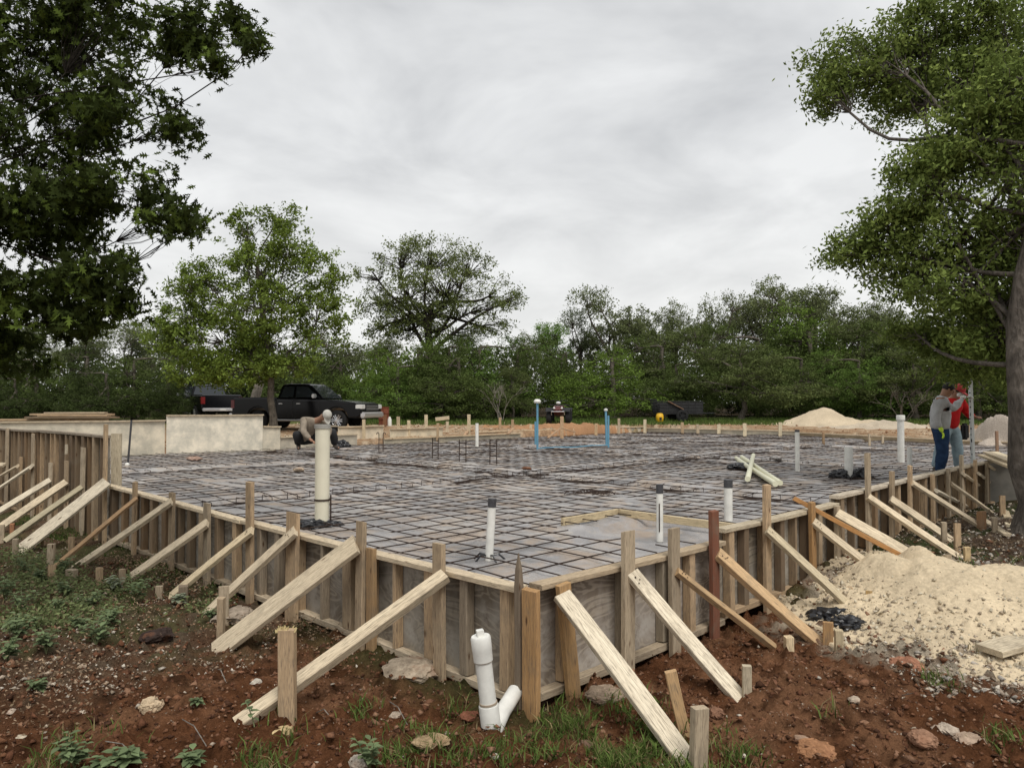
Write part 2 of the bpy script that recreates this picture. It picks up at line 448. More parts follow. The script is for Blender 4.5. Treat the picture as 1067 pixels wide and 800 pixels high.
C = lerp3(C, (.050, .022, .011), sstep(n_hi, .55, .70) * .8)
# leaf litter and thin soil up the left side and under the right-hand braces
lit = np.clip(sstep(v_, 1.6, 3.6) * (u_ < .3), 0, 1)
lit = np.maximum(lit, sstep(-GX, 2.6, 4.2) * sstep(GY, 4.3, 6.0) * (u_ < .3))
C = lerp3(C, (.105, .075, .05), lit * .75)
C = lerp3(C, (.16, .125, .085), lit * sstep(n_hi, .5, .62) * .6)
C = lerp3(C, (.075, .090, .035), lit * sstep(n_md, .50, .62) * .6)
lr = sstep(u_, 4.8, 6.2) * (v_ < .1)
C = lerp3(C, (.085, .062, .045), lr * .95)
C = lerp3(C, (.26, .23, .19), lr * sstep(n_hi, .55, .68) * .7)
C = lerp3(C, (.05, .07, .025), lr * sstep(n_md, .54, .66) * .8)
# strip of grass along the foot of both forms
gs = sstep(-SD, -.75, -.25) * (SD > 0) * (GY < 16)
C = lerp3(C, (.055, .062, .025), gs * sstep(n_md, .38, .55) * .8 * ((u_ < .1) | (u_ > 2.6)))
# pale limestone fines round the heap on the right
HEAP = at_z(1010, 640, -.72)
dh = np.hypot((GX - HEAP.x - .3) / 1.25, (GY - HEAP.y + .15) / 1.1)
sp_ = np.clip(1 - sstep(dh + (n_md - .5) * .8, 1.25, 1.8), 0, 1)
C = lerp3(C, (.42, .36, .27), sp_ * sstep(n_hi + (1.6 - dh) * .35, .36, .55))
track = sstep(GX - GY * .40, 1.6, 2.6) * sstep(GY, 5.0, 6.0) * (v_ < -2.2)
C = lerp3(C, (.30, .265, .215), track * sstep(n_hi, .40, .56) * .75)
# beyond the slab: raw orange subsoil, then rough grass
farw = sstep(GY + (n_lo - .5) * 6, 19, 22) * (SD > -.3)
C = lerp3(C, (.32, .21, .125), farw); C = lerp3(C, (.46, .37, .26), farw * sstep(n_md, .5, .64) * .8)
grw = sstep(GY + (n_lo - .5) * 5, 36.0, 38.0)
grw = np.maximum(grw, sstep(-GX, 14, 17) * sstep(v_, 17.6, 19))
C = lerp3(C, (.075, .105, .030), grw * farw * .95); C = lerp3(C, (.13, .13, .05), grw * sstep(n_md, .5, .66) * .5)
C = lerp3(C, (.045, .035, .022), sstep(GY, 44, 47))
ni, nj = GX.shape
idx = np.arange(ni * nj).reshape(ni, nj)
Q = np.stack([idx[:-1, :-1], idx[1:, :-1], idx[1:, 1:], idx[:-1, 1:]], -1).reshape(-1, 4)
me = np_mesh('ground', np.stack([GX, GY, GZ], -1).reshape(-1, 3), Q, 4, True, C.reshape(-1, 3))
g = link('ground', me, GROUND); tag(g, kind='structure')

# ------------------------------------------------------------------ slab pad (plastic over fill), with beam trenches
TR = [('v', 6.5, .34), ('u', 6.55, .34), ('v', 12.2, .30), ('u', 13.2, .30), ('u', 20.0, .3)]
def pad_z(u, v):
    z = -.075 + (fbm(u + 3, v + 5, 2.2, 4) - .5) * .085 + (fbm(u, v, 9, 3) - .5) * .02
    d = np.zeros_like(z)
    for k, c, w in TR:
        q = (v if k == 'v' else u) + (fbm(u, v, .9, 3) - .5) * .30
        if k == 'v' and c == 12.2: lim = (u > 6.4)
        elif k == 'u' and c == 6.55: lim = (v > -1)
        else: lim = True
        d = np.maximum(d, (1 - sstep(np.abs(q - c), w * .55, w * 1.15)) * lim)
    box_ = (sstep(u, 1.62, 1.75) * (1 - sstep(u, 3.55, 3.65)) * (1 - sstep(v, 1.45, 1.52)))
    return z - .30 * d - .07 * box_, d
pu = np.arange(0.05, 27.2, .09); pv = np.arange(-3.0, 17.35, .09)
PU, PV = np.meshgrid(pu, pv, indexing='ij'); PZ, PD = pad_z(PU, PV)
ins = poly_sd(PU, PV) < -.03
pid = np.arange(PU.size).reshape(PU.shape)
okq = ins[:-1, :-1] & ins[1:, :-1] & ins[1:, 1:] & ins[:-1, 1:]
Q = np.stack([pid[:-1, :-1], pid[1:, :-1], pid[1:, 1:], pid[:-1, 1:]], -1)[okq]
PX = CXW + (PU - PV) * R2; PY = CYW + (PU + PV) * R2
me = np_mesh('slab_bed', np.stack([PX, PY, PZ], -1).reshape(-1, 3), Q, 4, True)
o = link('slab_bed', me, PAD); tag(o, kind='structure')

# ------------------------------------------------------------------ rebar mat: one tied grid
mat_root = empty('rebar_mat', UV(0, 0, -.04))
tag(mat_root, 'grid of dark rusty steel bars tied over the plastic sheeting inside the wooden forms', 'rebar grid')
bars = []
def seg_inside(kind, c):
    s = np.arange(-3, 27.3, .1)
    U, Vv = (s, np.full_like(s, c)) if kind == 'v' else (np.full_like(s, c), s)
    i = poly_sd(U, Vv) < -.06
    if not i.any(): return None
    return s[i][0], s[i][-1]
c = .14
SP = .335
rr = random.Random(5)
for kind in ('v', 'u'):
    c = .12 if kind == 'v' else .16
    if kind == 'v': c -= SP * 9
    while c < 27.1:
        sgn = seg_inside(kind, c)
        if sgn and sgn[1] - sgn[0] > .4: bars.append((kind, c + rr.uniform(-.025, .025), sgn[0] + .03, sgn[1]))
        c += SP
for k, c, w in TR:      # beam steel, bundled along the trenches
    sgn = seg_inside(k, c)
    for d_ in (-.14, -.05, .07, .15):
        bars.append((k + 't', c + d_, sgn[0] + .1, sgn[1]))
def bar_geo(kind, c, a, b, rs):
    n = max(4, int((b - a) / .33)); pts = []
    ph1, ph2 = rs.uniform(0, 6), rs.uniform(0, 6)
    for i in range(n + 1):
        s = a + (b - a) * i / n
        w = math.sin(s * .55 + ph1) * .022 + math.sin(s * 1.3 + ph2) * .010
        u, v = (s, c + w) if kind[0] == 'v' else (c + w, s)
        z = -.052 + (.007 if kind[0] == 'u' else -.006)
        z += float(vnoise(np.array(u * 1.1), np.array(v * 1.1)) - .5) * .045
        if 't' in kind: z -= .06 + .05 * float(vnoise(np.array(u * 2.), np.array(v * 2.)))
        else:
            for k2, c2, w2 in TR:
                q = v if k2 == 'v' else u
                z -= .055 * math.exp(-((q - c2) / .4) ** 2)
        pts.append(UV(u, v, z))
    return pts
def near_key(b):
    k, c, a, e = b; m = max(a, 0) 
    return c + .25 * a + (8 if 't' in k else 0)
bars.sort(key=near_key)
inbox = lambda b: False
bmr = bmesh.new()
def cut_box(b):
    """bars stop at the framed floor opening near the right form"""
    k, c, a, e = b
    if k[0] == 'v' and -.1 < c < 1.45: return [(k, c, a, 2.05 + .2 * math.sin(c * 9)), (k, c, 3.75, e)] if a < 1.7 < e else [b]
    if k[0] == 'u' and 2.1 < c < 3.6: return [(k, c, 1.6, e)] + ([(k, c, a, .35)] if c < 2.6 else [])
    return [b]
cnt = 0
allb = [x for b in bars for x in cut_box(b)]
for b in allb:
    if b[3] - b[2] < .2: continue
    pts = bar_geo(*b, rr)
    if cnt < 99:
        bm = bmesh.new(); tube(bm, pts, .0062, 5); bmesh_obj('rebar', bm, REBAR, mat_root, Matrix.Identity(4)); cnt += 1
    else: tube(bmr, pts, .0060, 4)
o = bmesh_obj('rebar', bmr, REBAR, mat_root, Matrix.Identity(4)); o['kind'] = 'stuff'
# beam stirrups in the trenches
bms = bmesh.new()
for k, c, w in TR:
    sgn = seg_inside(k, c); s = sgn[0] + .3
    while s < min(sgn[1], 20):
        def q(d_, z): 
            return UV(s + .02, c + d_, z) if k == 'v' else UV(c + d_, s + .02, z)
        tube(bms, [q(-.15, -.05), q(-.15, -.24), q(.15, -.24), q(.15, -.05), q(-.13, -.05)], .006, 4)
        s += .45 + rr.uniform(-.08, .08)
o = bmesh_obj('stirrup', bms, REBAR, mat_root, Matrix.Identity(4)); o['kind'] = 'stuff'

# ------------------------------------------------------------------ formwork walls
def wallpt(side, s, off, z):
    """s along the wall from the near corner, off outwards"""
    return UV(-off, s, z) if side == 'L' else UV(s, -off, z)
def form(side, s0, s1, ztop, zb, label, plank_col, studs=None, ext=.10, gap=.42, dark=C_DARK, plates=True, seed=0):
    R = random.Random(seed + 11)
    mid = wallpt(side, (s0 + s1) / 2, 0, zb)
    root = empty('form_wall', mid); tag(root, label, 'formwork', 'wooden form walls round the slab')
    nrm = Vector((-R2, -R2, 0)) if side == 'L' else Vector((R2, -R2, 0))
    zt = ztop if hasattr(ztop, '__len__') else (ztop, ztop)
    zbb = zb
    L = s1 - s0; n = max(1, round(L / 2.44))
    zz = lambda s: zt[0] + (zt[1] - zt[0]) * (s - s0) / L
    for i in range(n):
        a, b = s0 + L * i / n + .003, s0 + L * (i + 1) / n - .003
        # plywood panel; local x along the wall
        x = (wallpt(side, b, 0, 0) - wallpt(side, a, 0, 0)).normalized()
        M = Matrix(((x.x, nrm.x, 0, 0), (x.y, nrm.y, 0, 0), (0, 0, 1, 0), (0, 0, 0, 1)))
        M.translation = wallpt(side, a, .0, zbb)
        bm = bmesh.new(); l_ = b - a
        vs = box(bm, (0, 0, 0), (l_, .018, 1))
        for v in vs:
            s_here = a + v.co.x
            v.co.z = (zz(s_here) - .046 - zbb) if v.co.z > .5 else 0
        k = R.uniform(.8, 1.15)
        bmesh_obj('plywood_panel', bm, PLY, root, M, color=(k, k * R.uniform(.97, 1.0), k * R.uniform(.93, 1)))
    # top and bottom plates
    p0, p1 = wallpt(side, s0, .062, 0), wallpt(side, s1, .062, 0)
    m = max(1, round(L / 3.6)); 
    for i in range(m):
        a, b = s0 + L * i / m + .004, s0 + L * (i + 1) / m - .004
        board('top_plate', wallpt(side, a, .060, zz(a) - .021), wallpt(side, b, .060, zz(b) - .021), .125, .04, plank_col[i % len(plank_col)], root, seg=10, bow=.012)
        if plates: board('bottom_plate', wallpt(side, a, .066, zbb + .06), wallpt(side, b, .066, zbb + .06), .09, .06, R.choice(C_OLD), root, seg=8, bow=.01)
    s = s0 + .16
    if studs is None:
        studs = []
        while s < s1 - .05: studs.append(s); s += gap + R.uniform(-.07, .07)
    for s in studs:
        wd = R.choice((.04, .09, .09, .14)); c = R.choice(C_OLD[3:] + dark)
        board('stud', wallpt(side, s, .062, zbb + (.095 if plates else 0)), wallpt(side, s, .062, zz(s) - .047), wd, .085, c, root, up=nrm, seg=3, bow=.002)
    return root
def s_left(x, y): p = on_left(x, y); return toUV(p.x, p.y)[1]
def s_right(x, y): p = on_right(x, y); return toUV(p.x, p.y)[0]
sL = s_left(115, 503)
TOPC = [(.66, .56, .41), (.58, .49, .36), (.60, .48, .33)]
form('L', -.02, 4.35, (-.0, .0), -.86, 'plywood form wall left of the near corner, top level with the rebar, knotty plywood showing', TOPC[1:], seed=1, dark=[(.3, .25, .19)])
form('L', 4.36, sL - .06, (.0, .02), -.86, 'lower left form wall between the tall posts and the tall wall, pale board on top', TOPC, seed=2)
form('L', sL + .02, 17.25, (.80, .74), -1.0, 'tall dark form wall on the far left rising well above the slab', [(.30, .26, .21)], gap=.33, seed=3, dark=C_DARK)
s1_, s2_, s3_ = s_right(744, 600), s_right(864, 560), s_right(1029, 500)
form('R', .03, s1_, .0, -.84, 'plywood form wall right of the near corner up to the red-stained post', [(.46, .37, .26), (.50, .41, .29)], studs=[.32, 1.02, 1.62, 2.05, s1_ - .1], seed=4, dark=[(.3, .26, .2)])
form('R', s1_ + .01, s2_, (.11, .09), -.80, 'middle right form wall between the red-stained post and the upward step', [(.56, .49, .37)], seed=5, gap=.36)
form('R', s2_ + .01, s3_, (.19, .20), -.66, 'long right form wall running away past the two standing workers', [(.55, .49, .40), (.50, .44, .34)], seed=6, gap=.4)
# return wall going behind the big trunk
def form_generic(p0, p1, zt, zb, label, col, gap=.6, name='form_wall', studs=True, cat='formwork'):
    p0, p1 = Vector(p0), Vector(p1); d = (p1 - p0); L = d.length; x = d.normalized(); nrm = Vector((x.y, -x.x, 0))
    root = empty(name, (p0 + p1) / 2 * 1.0); root.location.z = zb; tag(root, label, cat, 'wooden form walls round the slab')
    M = Matrix(((x.x, nrm.x, 0, p0.x), (x.y, nrm.y, 0, p0.y), (0, 0, 1, zb), (0, 0, 0, 1)))
    bm = bmesh.new(); box(bm, (0, 0, 0), (L, .02, zt - zb - .04)); 
    bmesh_obj('plywood_panel', bm, PLYC, root, M, color=col)
    a, b = p0 + nrm * .03, p1 + nrm * .03; a.z = b.z = zt - .018
    board('top_plate', a, b, .10, .038, random.choice(TOPC), root, seg=8, bow=.01)
    s = .2
    while studs and s < L:
        q = p0 + x * s + nrm * .06; 
        board('stud', (q.x, q.y, zb), (q.x, q.y, zt - .04), .09, .05, random.choice(C_OLD), root, up=nrm, seg=3); s += gap
    return root
form_generic(UV(13, -3.2), UV(13, 0), .20, -.66, 'short return of the right form wall disappearing behind the big trunk', (1, 1, 1), .45)
def backx(x):       # pixel column -> u on the back line
    d = (x - CX0) / F; # X = d*Y
    # CXW+(u-yb)R2 = d*(CYW+(u+yb)R2)
    return (d * (CYW + 17.2 * R2) - CXW + 17.2 * R2) / (R2 * (1 - d))
# back form, seen from inside: tall pale plywood
yb = 17.2
form_generic(UV(0, yb), UV(backx(172), yb), .86, -.3, 'weathered back form of two stacked boards beside the tall left wall', (2.0, 1.9, 1.7), studs=False)
u0, u1, u2, u3 = backx(125), backx(173), backx(288), backx(316)
r_ = form_generic(UV(u1, yb - .05), UV(backx(273), yb - .05), .98, -.12, 'big pale concrete-spattered plywood sheet standing along the back of the slab', (2.35, 2.28, 2.12), studs=False)
form_generic(UV(backx(273) + .01, yb - .05), UV(u2 + .1, yb - .05), .62, -.12, 'short lower plywood piece at the end of the big pale sheet', (2.0, 1.9, 1.7), studs=False)
form_generic(UV(u2 + .12, yb), UV(backx(372), yb), .30, -.12, 'low grey form board under the crouching worker', (1.6, 1.5, 1.35), studs=False)
form_generic(UV(backx(373), yb + 1.2), UV(backx(417), yb + 1.0), .52, -.1, 'low tilted pale board in front of the pickup nose', (2.0, 1.85, 1.6), studs=False)
form_generic(UV(backx(417), yb + .6), UV(backx(470), yb + .5), .42, -.1, 'low pale form board right of the pickup nose', (2.0, 1.85, 1.55), studs=False)
form_generic(UV(backx(400), yb), UV(backx(540), yb - .1), .12, -.12, 'thin form edge at the back of the slab behind the rebar loops', (1.6, 1.5, 1.3), studs=False)
form_generic(UV(backx(505), yb + .4), UV(25.9, 17.1), .20, -.12, 'long low back form behind the blue pipes', (1.7, 1.6, 1.4), studs=False)
form_generic(UV(26, 17.0), UV(27, 10), .14, -.12, 'far low form board in front of the yellow jug and the black trailer', (1.7, 1.6, 1.4), studs=False)
form_generic(UV(27, 10), UV(24.5, 4), .08, -.12, 'low form board in front of the pale heap by the tree line', (1.6, 1.35, 1.0), studs=False)
form_generic(UV(24.5, 4), UV(23, -3), .08, -.12, 'low form board behind the two standing workers', (1.5, 1.25, .95), studs=False)
# ------------------------------------------------------------------ trees
def rnd_dirs(n, rs):
    d = rs.normal(size=(n, 3)); return d / np.linalg.norm(d, axis=1)[:, None]
def leaf_quads(P, size, rs, shape='diamond', flat=.0):
    """P centres -> small two- or multi-face leaves with random orientation"""
    n = len(P)
    a = rnd_dirs(n, rs); b = rnd_dirs(n, rs)
    if flat: b[:, 2] *= (1 - flat); a[:, 2] *= (1 - flat); a /= np.linalg.norm(a, axis=1)[:, None]
    b = np.cross(a, b); b /= np.linalg.norm(b, axis=1)[:, None] + 1e-9
    s = (size * rs.uniform(.6, 1.35, n))[:, None]
    if shape == 'diamond':
        tmpl = [(-1, 0), (-.1, -.42), (1, 0), (-.1, .42)]
    elif shape == 'oak':       # lobed leaf outline
        tmpl = [(-1, 0), (-.55, -.07), (-.30, -.42), (-.22, -.10), (.20, -.50), (.18, -.12), (.62, -.34), (.55, -.08), (1.15, 0), (.55, .08), (.62, .34), (.18, .12), (.20, .50), (-.22, .10), (-.30, .42), (-.55, .07)]
    k = len(tmpl)
    V = np.stack([P + a * s * x * .5 + b * s * y * .5 for x, y in tmpl], 1).reshape(-1, 3)
    Fc = np.arange(n * k).reshape(n, k)
    return V, Fc, k
def limb(p0, p1, r0, r1, rs, n=6, sag=.12):
    p0, p1 = np.array(p0, float), np.array(p1, float); L = np.linalg.norm(p1 - p0)
    off = rs.normal(size=3) * L * sag; off2 = rs.normal(size=3) * L * sag * .5
    t = np.linspace(0, 1, n)[:, None]
    P = p0 + (p1 - p0) * t + off * np.sin(t * math.pi) + off2 * np.sin(t * 2 * math.pi)
    return P, np.linspace(r0, r1, n)
def make_tree(seed, trunk, lobes, clumps, per, cr, lsize, green, tr=.18, var=.25, shape='diamond', shell=.55, tw=.5, bark=None, flat=0,
              hue2=None, squash=.75, name='tree', limbr=.45, twr=.13, gap=None, crownname='crown'):
    """trunk: list of points (base first); lobes: [(cx,cy,cz,rx,ry,rz)]. returns (trunk mesh, crown mesh)"""
    rs = np.random.RandomState(seed)
    TV, TQ = [], []
    def add(P, r, n=7):
        V, Q_ = tube_np([tuple(p) for p in P], list(r), n); o_ = len(TV); TV.extend(V); TQ.extend([tuple(i + o_ for i in q) for q in Q_])
    T = np.array(trunk, float); m = len(T)
    tt = np.linspace(0, 1, 10); TP = np.stack([np.interp(tt, np.linspace(0, 1, m), T[:, i]) for i in range(3)], 1)
    TP += np.concatenate([np.zeros((1, 3)), rs.normal(size=(9, 3)) * tr * .18])
    rad = tr * (1 - .55 * tt); rad[0] *= 1.35
    add(TP, rad, 10)
    vol = np.array([l[3] * l[4] * l[5] for l in lobes]) ** (2 / 3.); pr = vol / vol.sum()
    CP = []
    for l, p in zip(lobes, pr):
        c = np.array(l[:3]); r = np.array(l[3:])
        k = rs.randint(4, 10); st = TP[min(9, k)] if c[2] > TP[k][2] * .7 else TP[rs.randint(4, 8)]
        P, R_ = limb(st, c, tr * limbr, min(tr * .16, tr * limbr * .4), rs, 9, .05); add(P, R_, 6)
        nc = max(3, int(clumps * p))
        d = rnd_dirs(nc, rs); rr_ = (shell + (1 - shell) * rs.rand(nc) ** .7)[:, None]
        Q_ = c + d * rr_ * r * (1 + rs.normal(size=(nc, 1)) * .10)
        if gap:
            f, thr = gap; q = fbm(Q_[:, 0] * f + seed * 3.1 + Q_[:, 1] * f * .7, Q_[:, 2] * f * 1.3 + Q_[:, 1] * f * .4 + 7, 1, 3)
            Q_ = Q_[q > thr]; nc = len(Q_)
        CP.append(Q_)
        nt_ = int(nc * tw)
        for q in Q_[:nt_]:
            st = P[max(2, int(np.argmin(((P - q) ** 2).sum(1))) - 1)]
            B, rb = limb(st, q, tr * twr, tr * twr * .25, rs, 6, .06); add(B, rb, 4)
    CP = np.concatenate(CP)
    nC = len(CP)
    n = nC * per
    base = np.repeat(CP, per, 0)
    sz = np.repeat(cr * rs.uniform(.6, 1.4, nC), per)[:, None]
    off = rs.normal(size=(n, 3)) * sz * .55; off[:, 2] *= squash
    P = base + off
    V, Fc, k = leaf_quads(P, lsize, rs, shape, flat)
    g = np.array(green); tn = 1 + (np.repeat(rs.rand(nC), per) - .5) * 2 * var + rs.normal(size=n) * .10
    colr = g[None] * np.clip(tn, .35, 1.9)[:, None]
    if hue2 is not None:
        w = (np.repeat(rs.rand(nC), per) > .72)[:, None]; colr = np.where(w, np.array(hue2)[None] * np.clip(tn, .4, 1.8)[:, None], colr)
    me = np_mesh(crownname, V, Fc, k, False, np.repeat(colr, k, 0)); me.materials.append(LEAF)
    mt = np_mesh('trunk', [tuple(v) for v in TV], TQ, 4, True); mt.materials.append(bark or BARK)
    return mt, me
def place_tree(name, meshes, loc, label, cat='tree', group=None, rz=0, sc=1.0):
    root = empty(name, loc, rz); tag(root, label, cat, group)
    if hasattr(sc, '__len__'): root.scale = sc
    else: root.scale = (sc, sc, sc)
    for nm, me in zip(('trunk', 'crown'), meshes):
        o = bpy.data.objects.new(nm, me); COL.objects.link(o); o.parent = root
    return root
def lobes_from_px(lst, Y, base, depth=.8):
    """crown lobes given where they stand at distance Y: (px, py, half width px, half height px)"""
    out = []; rs = np.random.RandomState(int(Y * 10))
    for e in lst:
        x, y, hw, hh = e[:4]; dy_ = e[4] if len(e) > 4 else rs.uniform(-.5, .5)
        p = at_Y(x, y, Y + dy_) - Vector(base)
        s = (Y + dy_) / F; out.append((p.x, p.y, p.z, hw * s, hw * s * depth, hh * s))
    return out
# bright green cedar elm beside the pickup
b = at_Y(285, 447, 29.0); b.z = gz(b.x, b.y)
lb = lobes_from_px([(258, 232, 22, 20), (290, 226, 20, 18), (243, 262, 24, 20), (300, 256, 28, 24), (272, 280, 36, 30), (328, 282, 24, 22), (350, 292, 14, 14), (205, 285, 20, 16), (188, 300, 18, 14), (225, 312, 34, 26), (280, 322, 52, 34), (335, 325, 34, 26),
                    (190, 332, 30, 20), (172, 350, 22, 18), (225, 355, 44, 28), (285, 360, 50, 28), (338, 352, 26, 22), (250, 386, 42, 18), (205, 385, 34, 18), (300, 382, 30, 12)], 29, b)
t1 = make_tree(1, [(0, 0, 0), (-.15, 0, 2), (-.4, 0, 4), (-.7, 0, 6.5)], lb, 1500, 40, .24, .135, (.14, .19, .036), .15, .28, tw=.3, limbr=.3, gap=(1.3, .37), hue2=(.18, .245, .055))
place_tree('elm_tree', t1, b, 'bright green feathery young tree standing in front of the black pickup bed')
# round live oak
b = at_Y(447, 425, 46); b.z = gz(b.x, b.y)
lb = lobes_from_px([(450, 262, 38, 18), (415, 268, 34, 20), (388, 283, 22, 24), (490, 275, 34, 18), (470, 295, 50, 22), (425, 305, 44, 24), (390, 315, 20, 18), (515, 305, 24, 20),
                    (535, 310, 12, 16), (500, 322, 36, 16), (450, 325, 40, 14), (410, 333, 26, 12), (430, 345, 36, 12), (475, 345, 36, 12), (395, 345, 26, 10), (510, 342, 26, 10)], 46, b)
t2 = make_tree(2, [(0, 0, 0), (.1, 0, 3.2), (0, 0, 5.2), (.2, 0, 7)], lb, 1150, 30, .34, .16, (.145, .175, .06), .28, .28, shell=.60, tw=.6, limbr=.5, gap=(1.2, .41), bark=m_bark((.02, .017, .014), (.07, .06, .048), 'oak_bark'))
place_tree('live_oak', t2, b, 'round-crowned grey-green oak with dark forking limbs left of the centre of the tree line')
# large tree at the right edge of the picture
b = gpx(1078, 562); RT = b.copy()
lb = lobes_from_px([(900, 70, 62, 36, .4), (865, 95, 26, 30, .3), (965, 30, 50, 36, .2), (1030, 20, 60, 40, 0), (940, 105, 40, 26, .3), (990, 85, 50, 34, .1), (1045, 75, 50, 40, -.2)], 12.5, b)
lb2 = lobes_from_px([(1010, 150, 55, 55, -.5), (1050, 100, 50, 50, -.8), (960, 200, 48, 42, -.3), (1060, 200, 60, 55, -.8), (925, 240, 46, 34, 0), (1000, 250, 62, 44, -.4),
                     (885, 262, 30, 20, .2), (950, 290, 50, 30, 0), (1060, 300, 60, 45, -.5), (1010, 330, 46, 30, .4), (1085, 150, 60, 60, .5), (1130, 250, 80, 70, .2), (1150, 80, 80, 60, .2), (1000, 370, 50, 22, .9), (1050, 375, 40, 22, 1.0),(960, 350, 34, 20, 1.0), (990, 305, 46, 26, -.6), (1035, 355, 44, 24, -.6), (1060, 395, 30, 14, -.4), (970, 175, 36, 26, -.5), (1020, 385, 34, 12, .6)], 11.6, b)
t3 = make_tree(3, [(0, 0, -.1), (-.02, 0, .8), (-.16, .0, 2.0), (-.13, 0, 3.1), (.15, 0, 4.6), (.3, 0, 6.2)], lb + lb2, 3100, 46, .20, .085, (.14, .185, .048), .24, .3, tw=.45, bark=m_bark((.05, .043, .036), (.15, .13, .11), 'rough_bark'), hue2=(.22, .275, .075), limbr=.17, twr=.05, shell=.35, gap=(2.0, .35))
place_tree('oak_tree', t3, b, 'large leaning tree with rough grey trunk at the right edge of the clearing')
# overhanging oak branches, upper left, trunk outside the frame
b = Vector((-7.3, 7.6, 0)); b.z = gz(b.x, b.y)
lb = lobes_from_px([(40, 40, 70, 55), (120, 30, 60, 42), (190, 30, 44, 34), (245, 30, 26, 22), (268, 45, 13, 12), (225, 70, 16, 14), (60, 130, 75, 50), (140, 110, 60, 40), (185, 140, 26, 22),
                    (50, 220, 70, 46), (125, 200, 56, 34), (175, 225, 32, 18), (200, 235, 16, 10), (40, 300, 60, 34), (105, 290, 40, 28), (15, 370, 34, 30), (70, 335, 46, 18), (125, 320, 22, 14),
                    (-60, 60, 80, 80), (-80, 220, 80, 80), (-60, 340, 60, 50)], 7.0, b, .9)
t4 = make_tree(4, [(0, 0, 0), (.1, 0, 1.5), (.3, -.1, 3.4), (.6, -.2, 5.2)], lb, 3000, 13, .12, .118, (.040, .055, .015), .16, .35, shape='oak', tw=.5, shell=.35, limbr=.07, twr=.022, gap=(3.6, .43), hue2=(.085, .12, .024), bark=m_bark((.012, .010, .008), (.045, .038, .030), 'dark_bark'))
place_tree('red_oak', t4, b, 'dark lobed-leaf oak overhanging the upper left with its trunk out of frame')
# tree-line prototypes, about 1 unit = 1 m, built around the origin
def proto(seed, kind):
    rs = np.random.RandomState(seed)
    if kind == 'cedar':        # wide dense juniper, foliage to the ground
        lobes = [(rs.uniform(-1.6, 1.6), rs.uniform(-1.2, 1.2), z, r, r, rz) for z, r, rz in ((.9, 1.9, .8), (1.0, 1.7, .8), (1.7, 1.7, .9), (2.4, 1.5, .9), (3.1, 1.2, .9), (3.9, .8, .8), (2.0, 1.9, .8), (1.2, 2.0, .7))]
        return make_tree(seed, [(0, 0, 0), (.1, 0, 1.5), (0, 0, 3.8)], lobes, 520, 44, .25, .11, (.085, .115, .034), .16, .38, tw=.25, shell=.55, squash=.7)
    if kind == 'spread':       # layered low juniper with visible stems
        lobes = [(rs.uniform(-2.4, 2.4), rs.uniform(-1, 1), z, rs.uniform(1.1, 1.9), 1.2, .5) for z in (1.3, 1.6, 1.9, 2.3, 2.6, 3.0, 3.3, 3.7, 4.0, 1.5, 2.1)]
        return make_tree(seed, [(0, 0, 0), (.2, 0, 1.0), (0, 0, 3.2)], lobes, 480, 42, .26, .11, (.105, .13, .045), .15, .35, tw=.4, shell=.45, squash=.45)
    if kind == 'oak':          # taller background oak, airy top
        lobes = [(rs.uniform(-2.2, 2.2), rs.uniform(-1.5, 1.5), z, rs.uniform(1.0, 1.7), 1.3, rs.uniform(.7, 1.1)) for z in (3.2, 3.8, 4.4, 5.0, 5.6, 6.2, 6.6, 4.9, 6.9, 5.6)]
        return make_tree(seed, [(0, 0, 0), (.1, 0, 2.5), (0, 0, 5)], lobes, 560, 28, .30, .15, (.15, .175, .078), .2, .3, tw=.5, shell=.5, gap=(.9, .42))
protos = {'cedar': [proto(21, 'cedar'), proto(22, 'cedar'), proto(23, 'cedar')], 'spread': [proto(31, 'spread'), proto(32, 'spread')], 'oak': [proto(41, 'oak'), proto(42, 'oak'), proto(43, 'oak')]}
# the same growth habits with other leaf colours
def recolor(pr, f):
    mt, mc = pr; m2 = mc.copy(); a = m2.color_attributes['tint']
    c = np.empty(len(a.data) * 4, np.float32); a.data.foreach_get('color', c); c = c.reshape(-1, 4); c[:, :3] *= np.array(f, np.float32); a.data.foreach_set('color', c.ravel()); return (mt, m2)
protos['green'] = [recolor(protos['cedar'][0], (1.35, 1.5, 1.0)), recolor(protos['cedar'][2], (1.2, 1.4, 1.1))]
protos['dark'] = [recolor(protos['cedar'][1], (.62, .62, .7)), recolor(protos['oak'][1], (.75, .8, .85))]
protos['lime'] = [recolor(protos['oak'][0], (1.15, 1.6, .9))]
HT = {'cedar': 4.7, 'spread': 4.6, 'oak': 7.9, 'green': 4.7, 'dark': 4.7, 'lime': 7.9}
